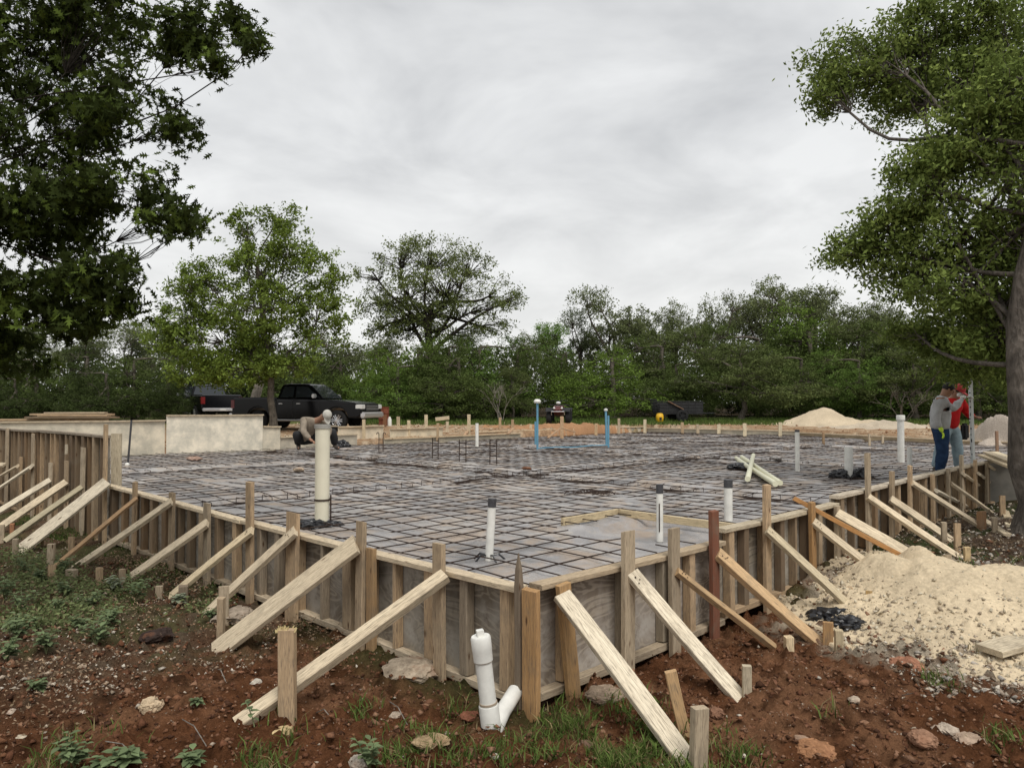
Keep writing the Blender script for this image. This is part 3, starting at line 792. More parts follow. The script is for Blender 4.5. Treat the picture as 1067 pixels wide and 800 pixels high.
# (px centre, px top, distance, kind, index, width factor)
TL = [
 # back row
 (20, 330, 46, 'oak', 0, 1.3), (75, 335, 44, 'oak', 1, 1.2), (130, 338, 47, 'oak', 2, 1.2), (175, 330, 50, 'dark', 1, 1.2), (350, 345, 52, 'oak', 1, 1.2), (395, 350, 55, 'oak', 0, 1.1),
 (548, 348, 52, 'oak', 2, .9), (575, 333, 56, 'lime', 0, .9), (605, 322, 58, 'dark', 1, .8), (640, 300, 56, 'oak', 1, 1.0), (672, 326, 54, 'oak', 0, 1.0), (705, 316, 58, 'oak', 2, .9), (738, 305, 56, 'oak', 1, .8),
 (770, 310, 60, 'oak', 0, .8), (800, 292, 58, 'oak', 2, 1.0), (838, 293, 57, 'oak', 0, 1.0), (880, 305, 56, 'oak', 1, 1.1), (920, 310, 55, 'oak', 2, 1.1), (962, 318, 54, 'oak', 1, 1.2), (1010, 325, 52, 'oak', 0, 1.2), (1060, 330, 50, 'oak', 2, 1.3), (1110, 330, 50, 'oak', 1, 1.3),
 (-40, 320, 46, 'oak', 1, 1.3), (300, 350, 50, 'dark', 0, 1.6), (490, 345, 50, 'oak', 1, .9),
 # middle row
 (-20, 360, 41, 'cedar', 0, 1.3), (35, 362, 40, 'cedar', 1, 1.4), (90, 358, 41, 'dark', 0, 1.3), (140, 360, 40, 'cedar', 2, 1.2), (190, 362, 42, 'dark', 0, 1.2), (355, 362, 44, 'cedar', 0, 1.2), (405, 358, 43, 'green', 0, 1.2), (455, 350, 43, 'cedar', 1, 1.1),
 (500, 345, 44, 'green', 1, 1.2), (436, 346, 41.5, 'green', 0, 1.2), (468, 345, 42.5, 'cedar', 2, 1.2), (540, 350, 45, 'cedar', 2, 1.1), (590, 352, 47, 'cedar', 0, 1.0), (690, 345, 48, 'cedar', 1, 1.3), (740, 335, 49, 'spread', 1, 1.2), (790, 335, 48, 'cedar', 2, 1.2), (845, 325, 47, 'cedar', 0, 1.2), (850, 318, 50, 'green', 0, 1.2), (900, 330, 46, 'spread', 0, 1.4), (945, 335, 46, 'cedar', 1, 1.3), (1000, 340, 44, 'cedar', 2, 1.4), (1060, 345, 43, 'green', 1, 1.4), (250, 358, 43, 'dark', 0, 1.4), (305, 360, 42, 'cedar', 1, 1.3), (1120, 345, 42, 'cedar', 1, 1.4),
 # front row
 (15, 385, 37, 'dark', 0, 1.2), (110, 378, 37, 'dark', 0, 1.3), (175, 385, 38, 'dark', 0, 1.2), (415, 370, 40.5, 'green', 1, 1.3), (478, 358, 40.5, 'cedar', 0, 1.3), (535, 380, 41, 'spread', 0, .9), (638, 357, 42, 'green', 0, 1.5), (705, 368, 43, 'cedar', 1, 1.2), (772, 352, 40, 'spread', 1, 1.3), (835, 360, 42, 'cedar', 2, 1.3), (895, 362, 41, 'green', 1, 1.2), (955, 358, 40, 'spread', 0, 1.4), (1020, 365, 39, 'cedar', 0, 1.3), (1085, 370, 38, 'cedar', 1, 1.3),
]
KW = {'cedar': ('cedar_tree', 'dense dark green cedar'), 'spread': ('cedar_tree', 'layered spreading cedar'), 'oak': ('oak_tree', 'tall airy oak'),
      'green': ('cedar_tree', 'rich green bushy cedar'), 'dark': ('cedar_tree', 'very dark evergreen'), 'lime': ('oak_tree', 'lighter yellow-green open tree')}
rt = random.Random(9)
TL2 = sorted(TL, key=lambda e: e[0]); cn = {}
for (x, top, Y, kd, i, wf) in TL2:
    p = at_Y(x, 430, Y); z0 = float(H(p.x, p.y)); zt = at_Y(x, top, Y).z
    s = (zt - z0) / (7.9 if (kd == 'dark' and i == 1) else HT[kd]); cn[kd] = cn.get(kd, 0) + 1
    nm, ds = KW[kd]; row = 'front' if Y < 43 and kd != 'oak' else ('middle' if Y < 50 and kd != 'oak' else 'back')
    place_tree(nm, protos[kd][i], (p.x, p.y, z0), '%s in the tree line, %s of its kind from the left' % (ds, ordn(cn[kd])), 'tree', 'trees along the far edge of the clearing',
               rt.uniform(0, 6.28), (s * wf * .95, s * wf * .95, s))
# a few bare, leafless shrubs and the pale trunk behind the pickup
bt = empty('tree_trunk', at_Y(262, 445, 33.5)); bt.location.z = gz(bt.location.x, bt.location.y)
tag(bt, 'pale leaning trunk rising behind the black pickup bed', 'tree')
bm = bmesh.new(); tube(bm, [(0, 0, -.1), (.05, 0, .9), (.35, 0, 2.0), (.55, 0, 3.2), (.5, .1, 5)], [.26, .22, .19, .16, .1], 12)
tube(bm, [(.35, 0, 2.0), (-.2, .1, 3.0), (-.6, .2, 4.2)], [.12, .09, .04], 8)
bmesh_obj('trunk', bm, BARKL, bt, bt.matrix_basis.copy(), True)
def bare_shrub(loc, h, label, seed, name='bare_shrub', n=26, col=None, lean=(0, 0)):
    R = random.Random(seed); bm = bmesh.new()
    def br(p, d, L, r, dep):
        q = p + d * L * .5 + Vector((R.uniform(-.1, .1), R.uniform(-.1, .1), R.uniform(-.03, .1))) * L
        e = p + d * L; tube(bm, [p, q, e], [r, r * .8, r * .55], 4, False)
        if dep > 0:
            for k in range(R.randint(2, 3)):
                dd = (d + Vector((R.uniform(-.8, .8), R.uniform(-.8, .8), R.uniform(-.3, .5)))).normalized()
                br(q.lerp(e, R.random()), dd, L * .62, r * .6, dep - 1)
    for k in range(n // 5):
        br(Vector((R.uniform(-.05, .05) * h, R.uniform(-.05, .05) * h, 0)), Vector((R.uniform(-.6, .6) + lean[0], R.uniform(-.5, .5) + lean[1], 1)).normalized(), h * .5, h * .012, 3)
    o = bmesh_obj(name, bm, col or BARKL, None, Matrix.Translation(loc)); tag(o, label, 'shrub'); return o
p = at_Y(522, 432, 38.5); p.z = gz(p.x, p.y)
bare_shrub(p, 2.5, 'leafless pale brown bush in front of the cedars left of the quad bike', 3)
p = at_Y(940, 440, 36); p.z = gz(p.x, p.y)
bare_shrub(p, 2.3, 'leafless twiggy bush behind the tall capped white pipe', 4, 'bare_shrub', 26, BARK)
p = Vector((-5.4, 7.4, -.9))
bare_shrub(Vector((-5.25, 7.3, gz(-5.25, 7.3))), 1.9, 'thin bare dark twigs reaching in at the left edge above the tall form wall', 8, 'bare_twigs', 14, BARK, (.15, 0))

# the wood goes on behind the last trees one can tell apart
rs = np.random.RandomState(88); n = 42000
X = rs.uniform(-75, 75, n); Y = rs.uniform(60, 72, n); Z = .4 + rs.rand(n) ** .9 * (3.6 + 2.4 * fbm(X, Y * .3, .25, 3)); Z += H(X, Y)
V, Fc, k = leaf_quads(np.stack([X, Y, Z], 1), .42, rs); cs = np.array((.075, .10, .035)) * rs.uniform(.5, 1.4, (n, 1))
me = np_mesh('far_wood', V, Fc, k, False, np.repeat(cs, k, 0)); o = link('far_wood', me, LEAF); tag(o, kind='stuff')
# ------------------------------------------------------------------ posts nailed to the forms, diagonal braces, ground stakes
NL, NR = Vector((-R2, -R2, 0)), Vector((R2, -R2, 0))
def post(side, x, yt, wpx, col, label, yb_=None, off=.17, xb=None, name='form_post', point=False, t=.045, roll=0):
    fn = on_left if side == 'L' else on_right
    pt = fn(x, yt, off); pb = fn(xb if xb is not None else x, yt + 90, off)
    g = gz(pt.x, pt.y)
    if xb is not None and yb_:
        pb = fn(xb, yb_, off + .02)
    else: pb = Vector((pt.x, pt.y, g - .06))
    if pb.z > g - .04: pb.z = g - .06
    w = wpx * pt.y / F / (.72 if t < .06 else .9)
    o = board(name, pb, pt, w, t, col, up=NL if side == 'L' else NR, point=point, seg=4)
    return tag(o, label, 'post', 'posts against the form walls')
R = random.Random(12)
LP = [(458, 566, 11, C_OLD[4]), (376, 543, 9, C_OLD[4]), (305, 534, 15, C_OLD[3]), (261, 502, 8.5, C_OLD[3]), (216, 524, 7.5, C_OLD[1]), (179, 513, 7, C_OLD[4]), (140.5, 502, 5, C_OLD[3])]
for i, (x, y, w, c) in enumerate(LP):
    post('L', x, y, w, c, 'grey wooden post, %s from the near corner along the left form' % ordn(i + 1))
tag(post('L', 387, 571, 9, (.36, .24, .13), '', off=.14, name='form_post'), 'short orange-brown board beside the second left post, its top below the form edge')
LT = [(110.5, 442, 4.5), (86.5, 466, 6), (69.5, 480, 5), (52.5, 482, 4.5), (34.5, 452, 4), (22, 476, 3.5), (7.5, 446, 5)]
for i, (x, y, w) in enumerate(LT):
    post('L', x, y, w, R.choice(C_OLD), 'slim post against the tall left form wall, %s from its right end' % ordn(i + 1))
# broad boards closing the end of the tall wall
p = on_left(119, 503, .0)
o = board('end_board', UV(.07, sL - .05, -.05), UV(.07, sL - .05, .82), .16, .04, (.50, .44, .33), up=(0, -1, 0)); tag(o, 'pale upright board closing the right end of the tall form wall', 'board')
o = board('end_board', UV(.12, sL + .10, -.02), UV(.12, sL + .10, .76), .11, .04, (.46, .38, .27), up=(0, -1, 0)); tag(o, 'narrower upright board beside the pale end board of the tall wall', 'board')
RP = [(654, 553, 12.5, C_OLD[0]), (702.5, 550, 11, C_OLD[1]), (743.5, 532, 9.5, C_RED[0]), (799, 505, 8, C_OLD[3]), (846, 523, 7, (.40, .24, .11)), (872, 527, 6, C_OLD[0]),
      (904, 472, 6, C_OLD[1]), (929, 491, 5.5, C_OLD[4]), (948, 485, 4.6, C_OLD[3]), (971.5, 494, 4.5, C_OLD[3]), (988, 488, 4, C_OLD[1]), (1001.5, 474, 4.6, C_OLD[0]), (1016, 479, 4, C_OLD[3]), (1028, 481, 4, C_OLD[0])]
nmr = {2: 'red-stained post at the first upward step of the right form', 4: 'orange-brown post under the sloping stick on the right form'}
for i, (x, y, w, c) in enumerate(RP):
    post('R', x, y, w, c, nmr.get(i, 'grey wooden post, %s from the near corner along the right form' % ordn(i + 1)))
tag(post('L', 540.5, 576, 6, (.20, .16, .12), '', off=.15, point=True), 'dark post with a splintered pointed tip at the near corner')
tag(post('L', 553, 614, 15, (.44, .27, .13), '', off=.155, yb_=727), 'wide orange-brown board standing at the near corner of the form')
tag(post('R', 587, 608, 13, (.46, .29, .14), '', off=.15, xb=598, yb_=722), 'orange-brown post leaning at the near corner with a brace nailed to it')
# diagonal braces: top on the post line, foot on the ground
def brace(side, top, foot, w, label, col=None, t=.04, off=.22, toff=0, name='diagonal_brace', foot_off=0, cat='brace', group='diagonal braces holding the form walls', roll=.7, nails=4):
    fn = on_left if side == 'L' else on_right
    a = fn(top[0], top[1], off); b = gpx(*foot); b.z -= .02 + foot_off
    d = (b - a).normalized(); side_v = d.cross(Vector((0, 0, 1))).normalized(); up = side_v.cross(d)
    tocam = (Vector((0, 0, EYE)) - (a + b) / 2); tocam = (tocam - d * tocam.dot(d)).normalized(); up = (up.normalized() + tocam * roll).normalized()
    o = board(name, a - d * .05, b, w * (1.22 if side == 'L' else 1.12), t, col or R.choice(C_BRACE), up=up, seg=6, bow=.008)
    if nails and a.y < 8.5:
        bm = bmesh.new(); L_ = (b - a).length; tt = t / 2 + .0015
        for k in range(nails):
            x = .035 + .05 * R.random(); y = (R.random() - .5) * w * .7
            lathe(bm, [(0, tt), (.0055, tt), (.0055, tt - .003)], 8, Matrix.Translation((x + (k // 2) * .03, y, 0)))
        n_ = bmesh_obj('nail_heads', bm, REBAR, o, o.matrix_basis.copy())
    return tag(o, label, cat, group)
LB = [((459, 604), (246, 752), .085, .075), ((367, 571), (222, 676), .19, .045), ((304, 556), (213, 643), .11, .05), ((259, 555), (178, 625), .10, .045), ((213, 546), (130, 608), .12, .045),
      ((176, 524), (75, 594), .10, .05), ((140, 522), (52, 592), .05, .045), ((108, 504), (20, 577), .17, .045), ((83, 510), (5, 568), .08, .06), ((67, 504), (-14, 560), .12, .045),
      ((50, 502), (-34, 553), .11, .045), ((32, 487), (-40, 533), .11, .045), ((18, 486), (-44, 522), .07, .045), ((4, 484), (-52, 514), .10, .045)]
LCOL = {6: (.50, .33, .19), 3: (.62, .52, .36), 8: (.42, .38, .27)}
for i, (a, b, w, t) in enumerate(LB):
    d = ' of fresh orange wood' if i == 6 else (' of clean yellow wood' if i == 3 else (' made of a wide plank' if i == 1 else ''))
    brace('L', a, b, w, 'diagonal brace%s, %s from the near corner along the left form' % (d, ordn(i + 1)), LCOL.get(i), t)
RB = [((590, 625), (722, 790), .12, .05), ((662, 602), (774, 723), .11, .05), ((710, 598), (806, 673), .06, .05), ((752, 580), (856, 664), .12, .06), ((803, 555), (888, 631), .10, .045),
      ((851, 546), (920, 600), .10, .045), ((876, 537), (968, 592), .14, .05), ((908, 520), (1003, 578), .09, .05), ((931, 522), (997, 567), .12, .04), ((953, 505), (1030, 553), .10, .045),
      ((976, 511), (1028, 537), .07, .045), ((993, 505), (1036, 537), .07, .045), ((1005, 494), (1045, 523), .08, .045), ((1020, 494), (1050, 517), .06, .045), ((1032, 486), (1056, 500), .08, .045)]
RCOL = {2: (.50, .35, .20), 3: (.58, .41, .24), 4: (.52, .45, .32)}
for i, (a, b, w, t) in enumerate(RB):
    d = ' of fresh orange wood' if i in (2, 3) else (' of a wide weathered plank' if i == 6 else '')
    brace('R', a, b, w, 'diagonal brace%s, %s from the near corner along the right form' % (d, ordn(i + 1)), RCOL.get(i), t)
o = brace('R', (812, 622), (869, 671), .07, 'second thinner brace board below the thick orange one at the red-stained post', (.52, .42, .28), .04, off=-.0)
a = on_right(827, 522, -.02); a.z += .02; b = gpx(955, 596); b.z += .10
o = board('loose_stick', a, b, .055, .05, (.50, .27, .11), seg=8, bow=.02); tag(o, 'long orange stick lying over the right form edge and sloping down to the sand heap', 'stick')
# ground stakes: (x, top y, foot y, width px, colour, label)
GS = [(300, 663, 752, 17, C_OLD[3], 'stout stake with a mushroomed splintered top in front of the nearest left brace', 1),
      (233, 613, 652, 10, C_OLD[1], 'rear stake of the pair at the foot of the wide left plank brace', 0),
      (229.5, 622, 664, 7, C_OLD[4], 'front stake of the pair at the foot of the wide left plank brace', 0),
      (190.5, 613, 629, 9, (.2, .16, .12), 'dark short stake at the foot of the clean yellow brace', 0), (165.5, 607, 624, 7, C_OLD[1], 'pale-topped stake left of the clean yellow brace foot', 0),
      (128, 594, 616, 5, C_OLD[4], 'thin stake with a leafy weed at its foot on the left', 0), (103, 592, 614, 6, C_OLD[3], 'stake standing in litter between the fifth and sixth left braces', 0),
      (74, 594, 610, 11, C_OLD[1], 'broad short stake at the foot of the sixth left brace', 0), (52.5, 563, 589, 7, C_OLD[0], 'upright stake beside the foot of the fresh orange brace on the left', 0),
      (53, 591, 611, 7, C_OLD[3], 'yellowish stake in front of the upright stake on the left', 0), (74, 558, 584, 5.5, C_OLD[3], 'stake leaning on the fresh orange left brace', 0),
      (38.5, 553, 572, 10, (.22, .17, .09), 'dark broad stake in front of the wide eighth left brace', 0), (16, 564, 580, 5, C_OLD[1], 'small grey stake near the left edge beside a brace foot', 0),
      (13, 547, 560, 4, (.36, .17, .09), 'small reddish stake near the left edge', 0), (1, 552, 568, 5, C_OLD[0], 'stake cut by the left edge of the view', 0),
      (727, 728, 797, 16, C_OLD[0], 'pale square stake at the foot of the nearest right brace', 0), (778.5, 692, 723, 9, (.50, .44, .33), 'short clean stake at the foot of the second right brace', 0),
      (822.5, 664, 678, 9, (.62, .50, .33), 'stub of a yellow stake in the red soil', 0), (863, 641, 666, 10, (.48, .30, .15), 'orange stake among the black plastic beside the heap', 0),
      (874, 652, 674, 8, (.52, .44, .30), 'pale stake right of the orange stake at the heap', 0), (884, 608, 620, 8, C_OLD[3], 'grey stake sunk in the edge of the sand heap', 0), (905, 616, 628, 6, (.56, .38, .16), 'yellow stake stub sunk in the sand heap', 0),
      (987.5, 577, 594, 8, C_OLD[1], 'grey broad stake behind the crest of the sand heap', 0), (998, 541, 575, 6, C_OLD[3], 'tall stake in the litter near the tree trunk', 0), (1008, 567, 583, 6, (.56, .43, .25), 'short yellow stake near the tree trunk', 0),
      (984.5, 546, 570, 5, C_OLD[0], 'thin stake left of the tall stake by the tree', 0), (1023, 535, 554, 9, (.30, .18, .10), 'broad brown stake among the far right braces', 0), (1037, 542, 557, 5, C_OLD[1], 'small stake right of the broad brown one', 0),
      (1045, 519, 540, 5, C_OLD[3], 'stake beside the tree trunk under the farthest braces', 0)]
for x, yt, yf, w, c, lab, mush in GS:
    b = gpx(x, yf); h = (yf - yt) * b.y / F; ww = w * b.y / F
    p1 = b + Vector((R.uniform(-.04, .04) * h, R.uniform(-.05, .05) * h, h))
    rt_ = empty('ground_stake', b) if mush else None
    o = board('ground_stake' if not mush else 'stake', b - Vector((0, 0, .12)), p1, ww, min(ww, .05 if ww < .09 else .07), c, rt_, up=(R.uniform(-.5, .5), -1, 0), seg=3, bow=.002)
    if mush:
        tag(rt_, lab, 'stake', 'stakes driven into the ground')
        bm = bmesh.new(); RR = random.Random(4)
        for k in range(34):
            q = p1 + Vector((RR.uniform(-.5, .5) * ww * 1.15, RR.uniform(-.03, .03), -.015)); d = Vector((RR.uniform(-.5, .5), RR.uniform(-.5, .5), 1)) * RR.uniform(.015, .035)
            tube(bm, [q, q + d], [.007, .004], 4)
        bmesh_obj('splintered_top', bm, WOOD, rt_, Matrix.Identity(4), color=(.55, .46, .24))
    else: tag(o, lab, 'stake', 'stakes driven into the ground')
b = gpx(716, 764); a = b + Vector((-.09, .03, .38)); b2 = at_Y(714, 755, b.y)
o = board('ground_stake', b - Vector((-.02, 0, .1)), at_Y(699, 699, b.y), .075, .04, (.46, .31, .17), up=(0, -1, 0)); tag(o, 'orange leaning stake behind the nearest right brace', 'stake', 'stakes driven into the ground')

# ------------------------------------------------------------------ pipes
def pipe(x, yt, ybase, wpx, label, mat=PVC, z=-.06, lean=0, cap=None, tape=0, slit=False, cat='pipe', notch=False):
    b = at_z(x - lean, ybase, z); h = (ybase - yt) * b.y / F; r = wpx * b.y / F / 2
    top = Vector((lean * 2 * b.y / F, 0, h)); root = empty('riser_pipe', b); tag(root, label, cat)
    T = root.matrix_basis.copy(); bm = bmesh.new()
    tube(bm, [(0, 0, -.08), tuple(top)], r, 18, False)
    tube(bm, [tuple(top), tuple(top - Vector((0, 0, .05)))], r * .9, 18, False)       # bore
    d = bmesh.ops.bridge_loops
    bmesh_obj('pipe', bm, mat, root, T, True)
    if tape:
        bm = bmesh.new(); tube(bm, [tuple(top * (1 - tape)), tuple(top * 1.005)], r * 1.06, 18, True); bmesh_obj('tape_wrap', bm, TAPE, root, T, True)
    if cap:
        bm = bmesh.new(); lathe(bm, [(r * 1.05, h * .90), (r * 1.28, h * .905), (r * 1.28, h * .99), (r * 1.15, h * 1.01), (0, h * 1.012)], 18, Matrix.Identity(4)); bmesh_obj('cap', bm, mat, root, T, True)
    if slit:
        bm = bmesh.new(); tube(bm, [(-r * .3, -r * 1.02, h * .05), (-r * .3 + top.x, -r * 1.02, h * .62)], .006, 5); bmesh_obj('slit_strip', bm, REBAR, root, T)  # thin dark strip on the pipe face, standing in for the dark of the slit
    return root, b, h, r
def plastic_clump(loc, r, label, seed, h=.5, parent=None, name='plastic_clump'):
    rs = np.random.RandomState(seed); bm = bmesh.new(); bmesh.ops.create_icosphere(bm, subdivisions=4, radius=1)
    for v in bm.verts:
        p = np.array(v.co); n_ = 1 + .55 * (fbm(p[0] * 2 + seed, p[1] * 2 + p[2], 1.5, 4, .7) - .5) * 2
        v.co = Vector((p[0] * r * n_, p[1] * r * n_ * .8, max(-.02, p[2] * r * h * n_)))
    o = bmesh_obj(name, bm, BLACKP, parent, Matrix.Translation(loc)); 
    if label: tag(o, label, 'plastic sheet')
    return o
root, b, h, r = pipe(335.5, 444, 546, 15, 'thick cream pipe standing tall on the left of the slab, black plastic round its foot', PVCC)
T = root.matrix_basis.copy()
bm = bmesh.new(); lathe(bm, [(r * 1.0, 0), (r * 1.09, .0), (r * 1.09, .02), (r, .02)], 18, Matrix.Translation((0, 0, h * .24))); bmesh_obj('strap', bm, REBAR, root, T, True)
bm = bmesh.new(); tube(bm, [(r * 1.25, -.02, -.05), (r * 1.25, -.02, h * .30)], .010, 6); bmesh_obj('stub_bar', bm, REBAR, root, T)
bm = bmesh.new(); lathe(bm, [(r * 1.0, h - .03), (r * 1.12, h - .03), (r * 1.14, h + .012), (r * .9, h + .014), (r * .88, h - .06)], 18); bmesh_obj('collar', bm, m_plain('grey_collar', (.32, .31, .28), .6), root, T, True)
plastic_clump(b + Vector((-.06, -.03, -.01)), .20, None, 3, .35, root, 'plastic_skirt'); plastic_clump(b + Vector((.13, -.02, -.01)), .12, None, 5, .4, root, 'plastic_skirt')
root, b, h, r = pipe(511, 520, 582, 8.5, 'slim leaning white pipe with a taped top close to the near corner', lean=2, tape=.14)
T = root.matrix_basis.copy(); bm = bmesh.new()
for a_ in (0.3, 1.5, 2.6, 3.9, 5.2): tube(bm, [(0, 0, .03), (.09 * math.cos(a_), .07 * math.sin(a_), .04), (.15 * math.cos(a_), .12 * math.sin(a_), -.01)], .009, 5)
bmesh_obj('tie_wire', bm, BLACKP, root, T)
pipe(687.5, 505, 556, 7, 'white pipe with a dark slit standing inside the framed floor opening', tape=.18, slit=True)
pipe(759, 500, 541, 8.6, 'white pipe with dark taped top near the middle of the right form', tape=.20)
pipe(831, 448, 491, 4.6, 'thin white pipe standing far out on the slab', tape=.05)
root, b, h, r = pipe(884.5, 466, 497, 8.4, 'short white pipe with black plastic gathered round its foot', PVC)
plastic_clump(b + Vector((-.12, .05, -.02)), .20, None, 7, .8, root, 'plastic_skirt'); plastic_clump(b + Vector((.2, .05, -.02)), .22, None, 8, .8, root, 'plastic_skirt')
pipe(939, 433, 482, 6.6, 'tall white pipe with a domed cap left of the two standing workers', cap=True)
pipe(948, 466, 492, 5, 'short white pipe stub seen just above a form post')
pipe(497, 441, 465, 3.4, 'thin short white pipe behind the rebar loops', cap=None)
# blue water lines
def blue(pts, r, label, name='water_pipe', clamp=None):
    bm = bmesh.new(); b = Vector(pts[0]); tube(bm, [Vector(p) - b for p in pts], r, 10); 
    root = empty(name, b); tag(root, label, 'pipe', 'blue water pipes'); bmesh_obj('pipe', bm, BLUE, root, Matrix.Translation(b), True); return root
bA, bB = at_z(560, 468, -.05), at_z(634, 466, -.05); hA = (468 - 420) * bA.y / F
ra = blue([bA, bA + Vector((.0, 0, hA))], .032, 'left blue upright pipe with a white fitting on top')
bm = bmesh.new(); lathe(bm, [(0, 0), (.09, 0), (.11, .05), (.07, .11), (0, .12)], 12, Matrix.Translation(bA + Vector((0, 0, hA)))); bmesh_obj('fitting', bm, PVC, ra, Matrix.Identity(4), True)
blue([bB, bB + Vector((0, 0, 33 * bB.y / F))], .032, 'right-hand blue upright pipe, shorter of the close pair')
bC = at_z(632, 464, -.05); rc = blue([bC, bC + Vector((-.02, 0, 36 * bC.y / F))], .036, 'right-hand blue upright pipe, taller of the close pair')
bm = bmesh.new(); lathe(bm, [(0, 0), (.06, 0), (.06, .06), (0, .08)], 12, Matrix.Translation(bC + Vector((-.02, 0, 36 * bC.y / F)))); bmesh_obj('fitting', bm, PVC, rc, Matrix.Identity(4), True)
mid = bA.lerp(bB, .5) + Vector((0, -.3, .05))
blue([bA + Vector((0, 0, .03)), bA.lerp(bB, .25) + Vector((0, -.35, .07)), mid, bA.lerp(bB, .75) + Vector((0, .0, .07)), bB + Vector((0, 0, .07))], .017, 'blue flexible line lying on the mat between the upright blue pipes', 'water_line')
bD = at_z(558, 463, -.05); blue([bD, bD + Vector((0, 0, .75))], .035, 'short pale-blue stub beside the left blue pipe')
# black rod with a ball at its foot
b = at_z(133, 485, -.05); h = 47 * b.y / F
root = empty('marker_rod', b); tag(root, 'black upright rod standing at the left end of the slab', 'rod')
bm = bmesh.new(); tube(bm, [b + Vector((0, 0, -.05)), b + Vector((.07, 0, h))], .022, 8); bmesh_obj('rod', bm, TAPE, root, Matrix.Identity(4))
bm = bmesh.new(); bmesh.ops.create_icosphere(bm, subdivisions=2, radius=.05, matrix=Matrix.Translation(b + Vector((0, -.02, .02)))); bmesh_obj('foot_cap', bm, PVC, root, Matrix.Identity(4), True)
# U-shaped rebar dowels
RL = [(397, 450, 470, 4.4, 1), (453.5, 456, 477, 6, 0), (482, 458, 480, 7, 0), (514, 458, 482, 7, 0), (378, 440, 459, 4, 0), (299, 455, 464, 2.2, 1)]
for i, (x, yt, yb2, w, hook) in enumerate(RL):
    b = at_z(x, yb2, -.05); s = b.y / F; h = (yb2 - yt) * s; ww = w * s / 2; bm = bmesh.new()
    for sg in (-1, 1):
        if hook: 
            pts = [(sg * ww, 0, -.05), (sg * ww, 0, h * .85)] + [(sg * ww * (1 + .55 * (1 - math.cos(a_))) - sg * ww * .0 - sg * ww * 1.1 * math.sin(a_) * 0, .0, h * .85 + .07 * math.sin(a_)) for a_ in (.6, 1.2, 1.8, 2.4, 3.0)]
            tube(bm, pts, .012, 6)
        else: tube(bm, [(sg * ww, 0, -.05), (sg * ww * .98, .02, h)], .012, 6)
    if not hook: tube(bm, [(-ww * 1.25, 0, h * .86), (ww * 1.25, 0, h * .84)], .010, 6)
    for kz in (.3, .6): tube(bm, [(-ww, .01, h * kz), (ww, .01, h * kz)], .008, 5)
    o = bmesh_obj('rebar_dowel', bm, REBAR, None, Matrix.Translation(b)); tag(o, 'upright pair of rebar dowels in the back half of the slab, %s from the left' % ordn([2, 4, 5, 6, 3, 1].index({0: 2, 1: 4, 2: 5, 3: 6, 4: 3, 5: 1}[i]) + 1 if False else {5: 1, 4: 2, 0: 3, 1: 4, 2: 5, 3: 6}[i]), 'dowel', 'rebar dowels sticking up from the slab')
# clean-out fitting in the foreground
b = gpx(512, 762); s = b.y / F
root = empty('cleanout_pipe', b); tag(root, 'white drain clean-out with a square-headed plug leaning out of the red soil by the corner', 'pipe')
tp = at_Y(500, 657, b.y - .02); ax_ = (tp - b).normalized(); L = (tp - b).length; q = ax_.to_track_quat('Z', 'Y').to_matrix().to_4x4(); q.translation = b
r = 8.6 * s
bm = bmesh.new(); tube(bm, [(0, 0, -.05), (0, 0, L * .93)], r, 24, False); bmesh_obj('pipe', bm, PVC, root, q, True)
bm = bmesh.new(); lathe(bm, [(r, L * .70), (r * 1.16, L * .70), (r * 1.18, L * .80), (r * 1.22, L * .82), (r * 1.22, L * .93), (r * 1.1, L * .95), (0, L * .955)], 24, None); bmesh_obj('cap', bm, PVC, root, q, True)
bm = bmesh.new(); box(bm, (-r * .42, -r * .42, L * .95), (r * .42, r * .42, L * 1.01)); bmesh.ops.bevel(bm, geom=bm.edges[:], offset=.004, segments=2); bmesh_obj('plug_head', bm, PVC, root, q)
bm = bmesh.new(); lathe(bm, [(r, .03), (r * 1.2, .03), (r * 1.2, L * .24), (r * 1.17, L * .25), (r, L * .255)], 24); bmesh_obj('coupling', bm, PVC, root, q, True)
for k, zz in enumerate((.262, .69)):
    bm = bmesh.new(); lathe(bm, [(r * 1.0, L * zz), (r * 1.10, L * zz), (r * 1.10, L * zz + .012), (r, L * zz + .012)], 24); bmesh_obj('seam_ring', bm, m_plain('glue_stain', (.34, .27, .2), .6), root, q, True)
e = at_Y(537, 720, b.y + .32); bm = bmesh.new(); tube(bm, [b + ax_ * .0 + Vector((.01, 0, -.03)), b.lerp(e, .45) + Vector((0, 0, .0)), e], r * .98, 20); bmesh_obj('wye_branch', bm, PVC, root, Matrix.Identity(4), True)

# ------------------------------------------------------------------ things lying about
# framed floor opening
ca = UV(3.72, 1.62, -.012); fr = empty('floor_opening_frame', UV(3.7, 1.55, -.05)); tag(fr, 'two pale boards nailed in an L round the floor opening in the mat', 'frame')
k_ = at_z(643, 531, 0); ku, kv = toUV(k_.x, k_.y); a_ = at_z(583, 540, 0); au, av = toUV(a_.x, a_.y); c_ = at_z(736, 546, 0); cu, cv = toUV(c_.x, c_.y)
board('frame_board', UV(au, kv, -.03), UV(ku, kv, -.03), .04, .085, (.60, .50, .33), fr); board('frame_board', UV(ku, kv - .025, -.03), UV(ku, .1, -.03), .04, .085, (.60, .50, .33), fr)
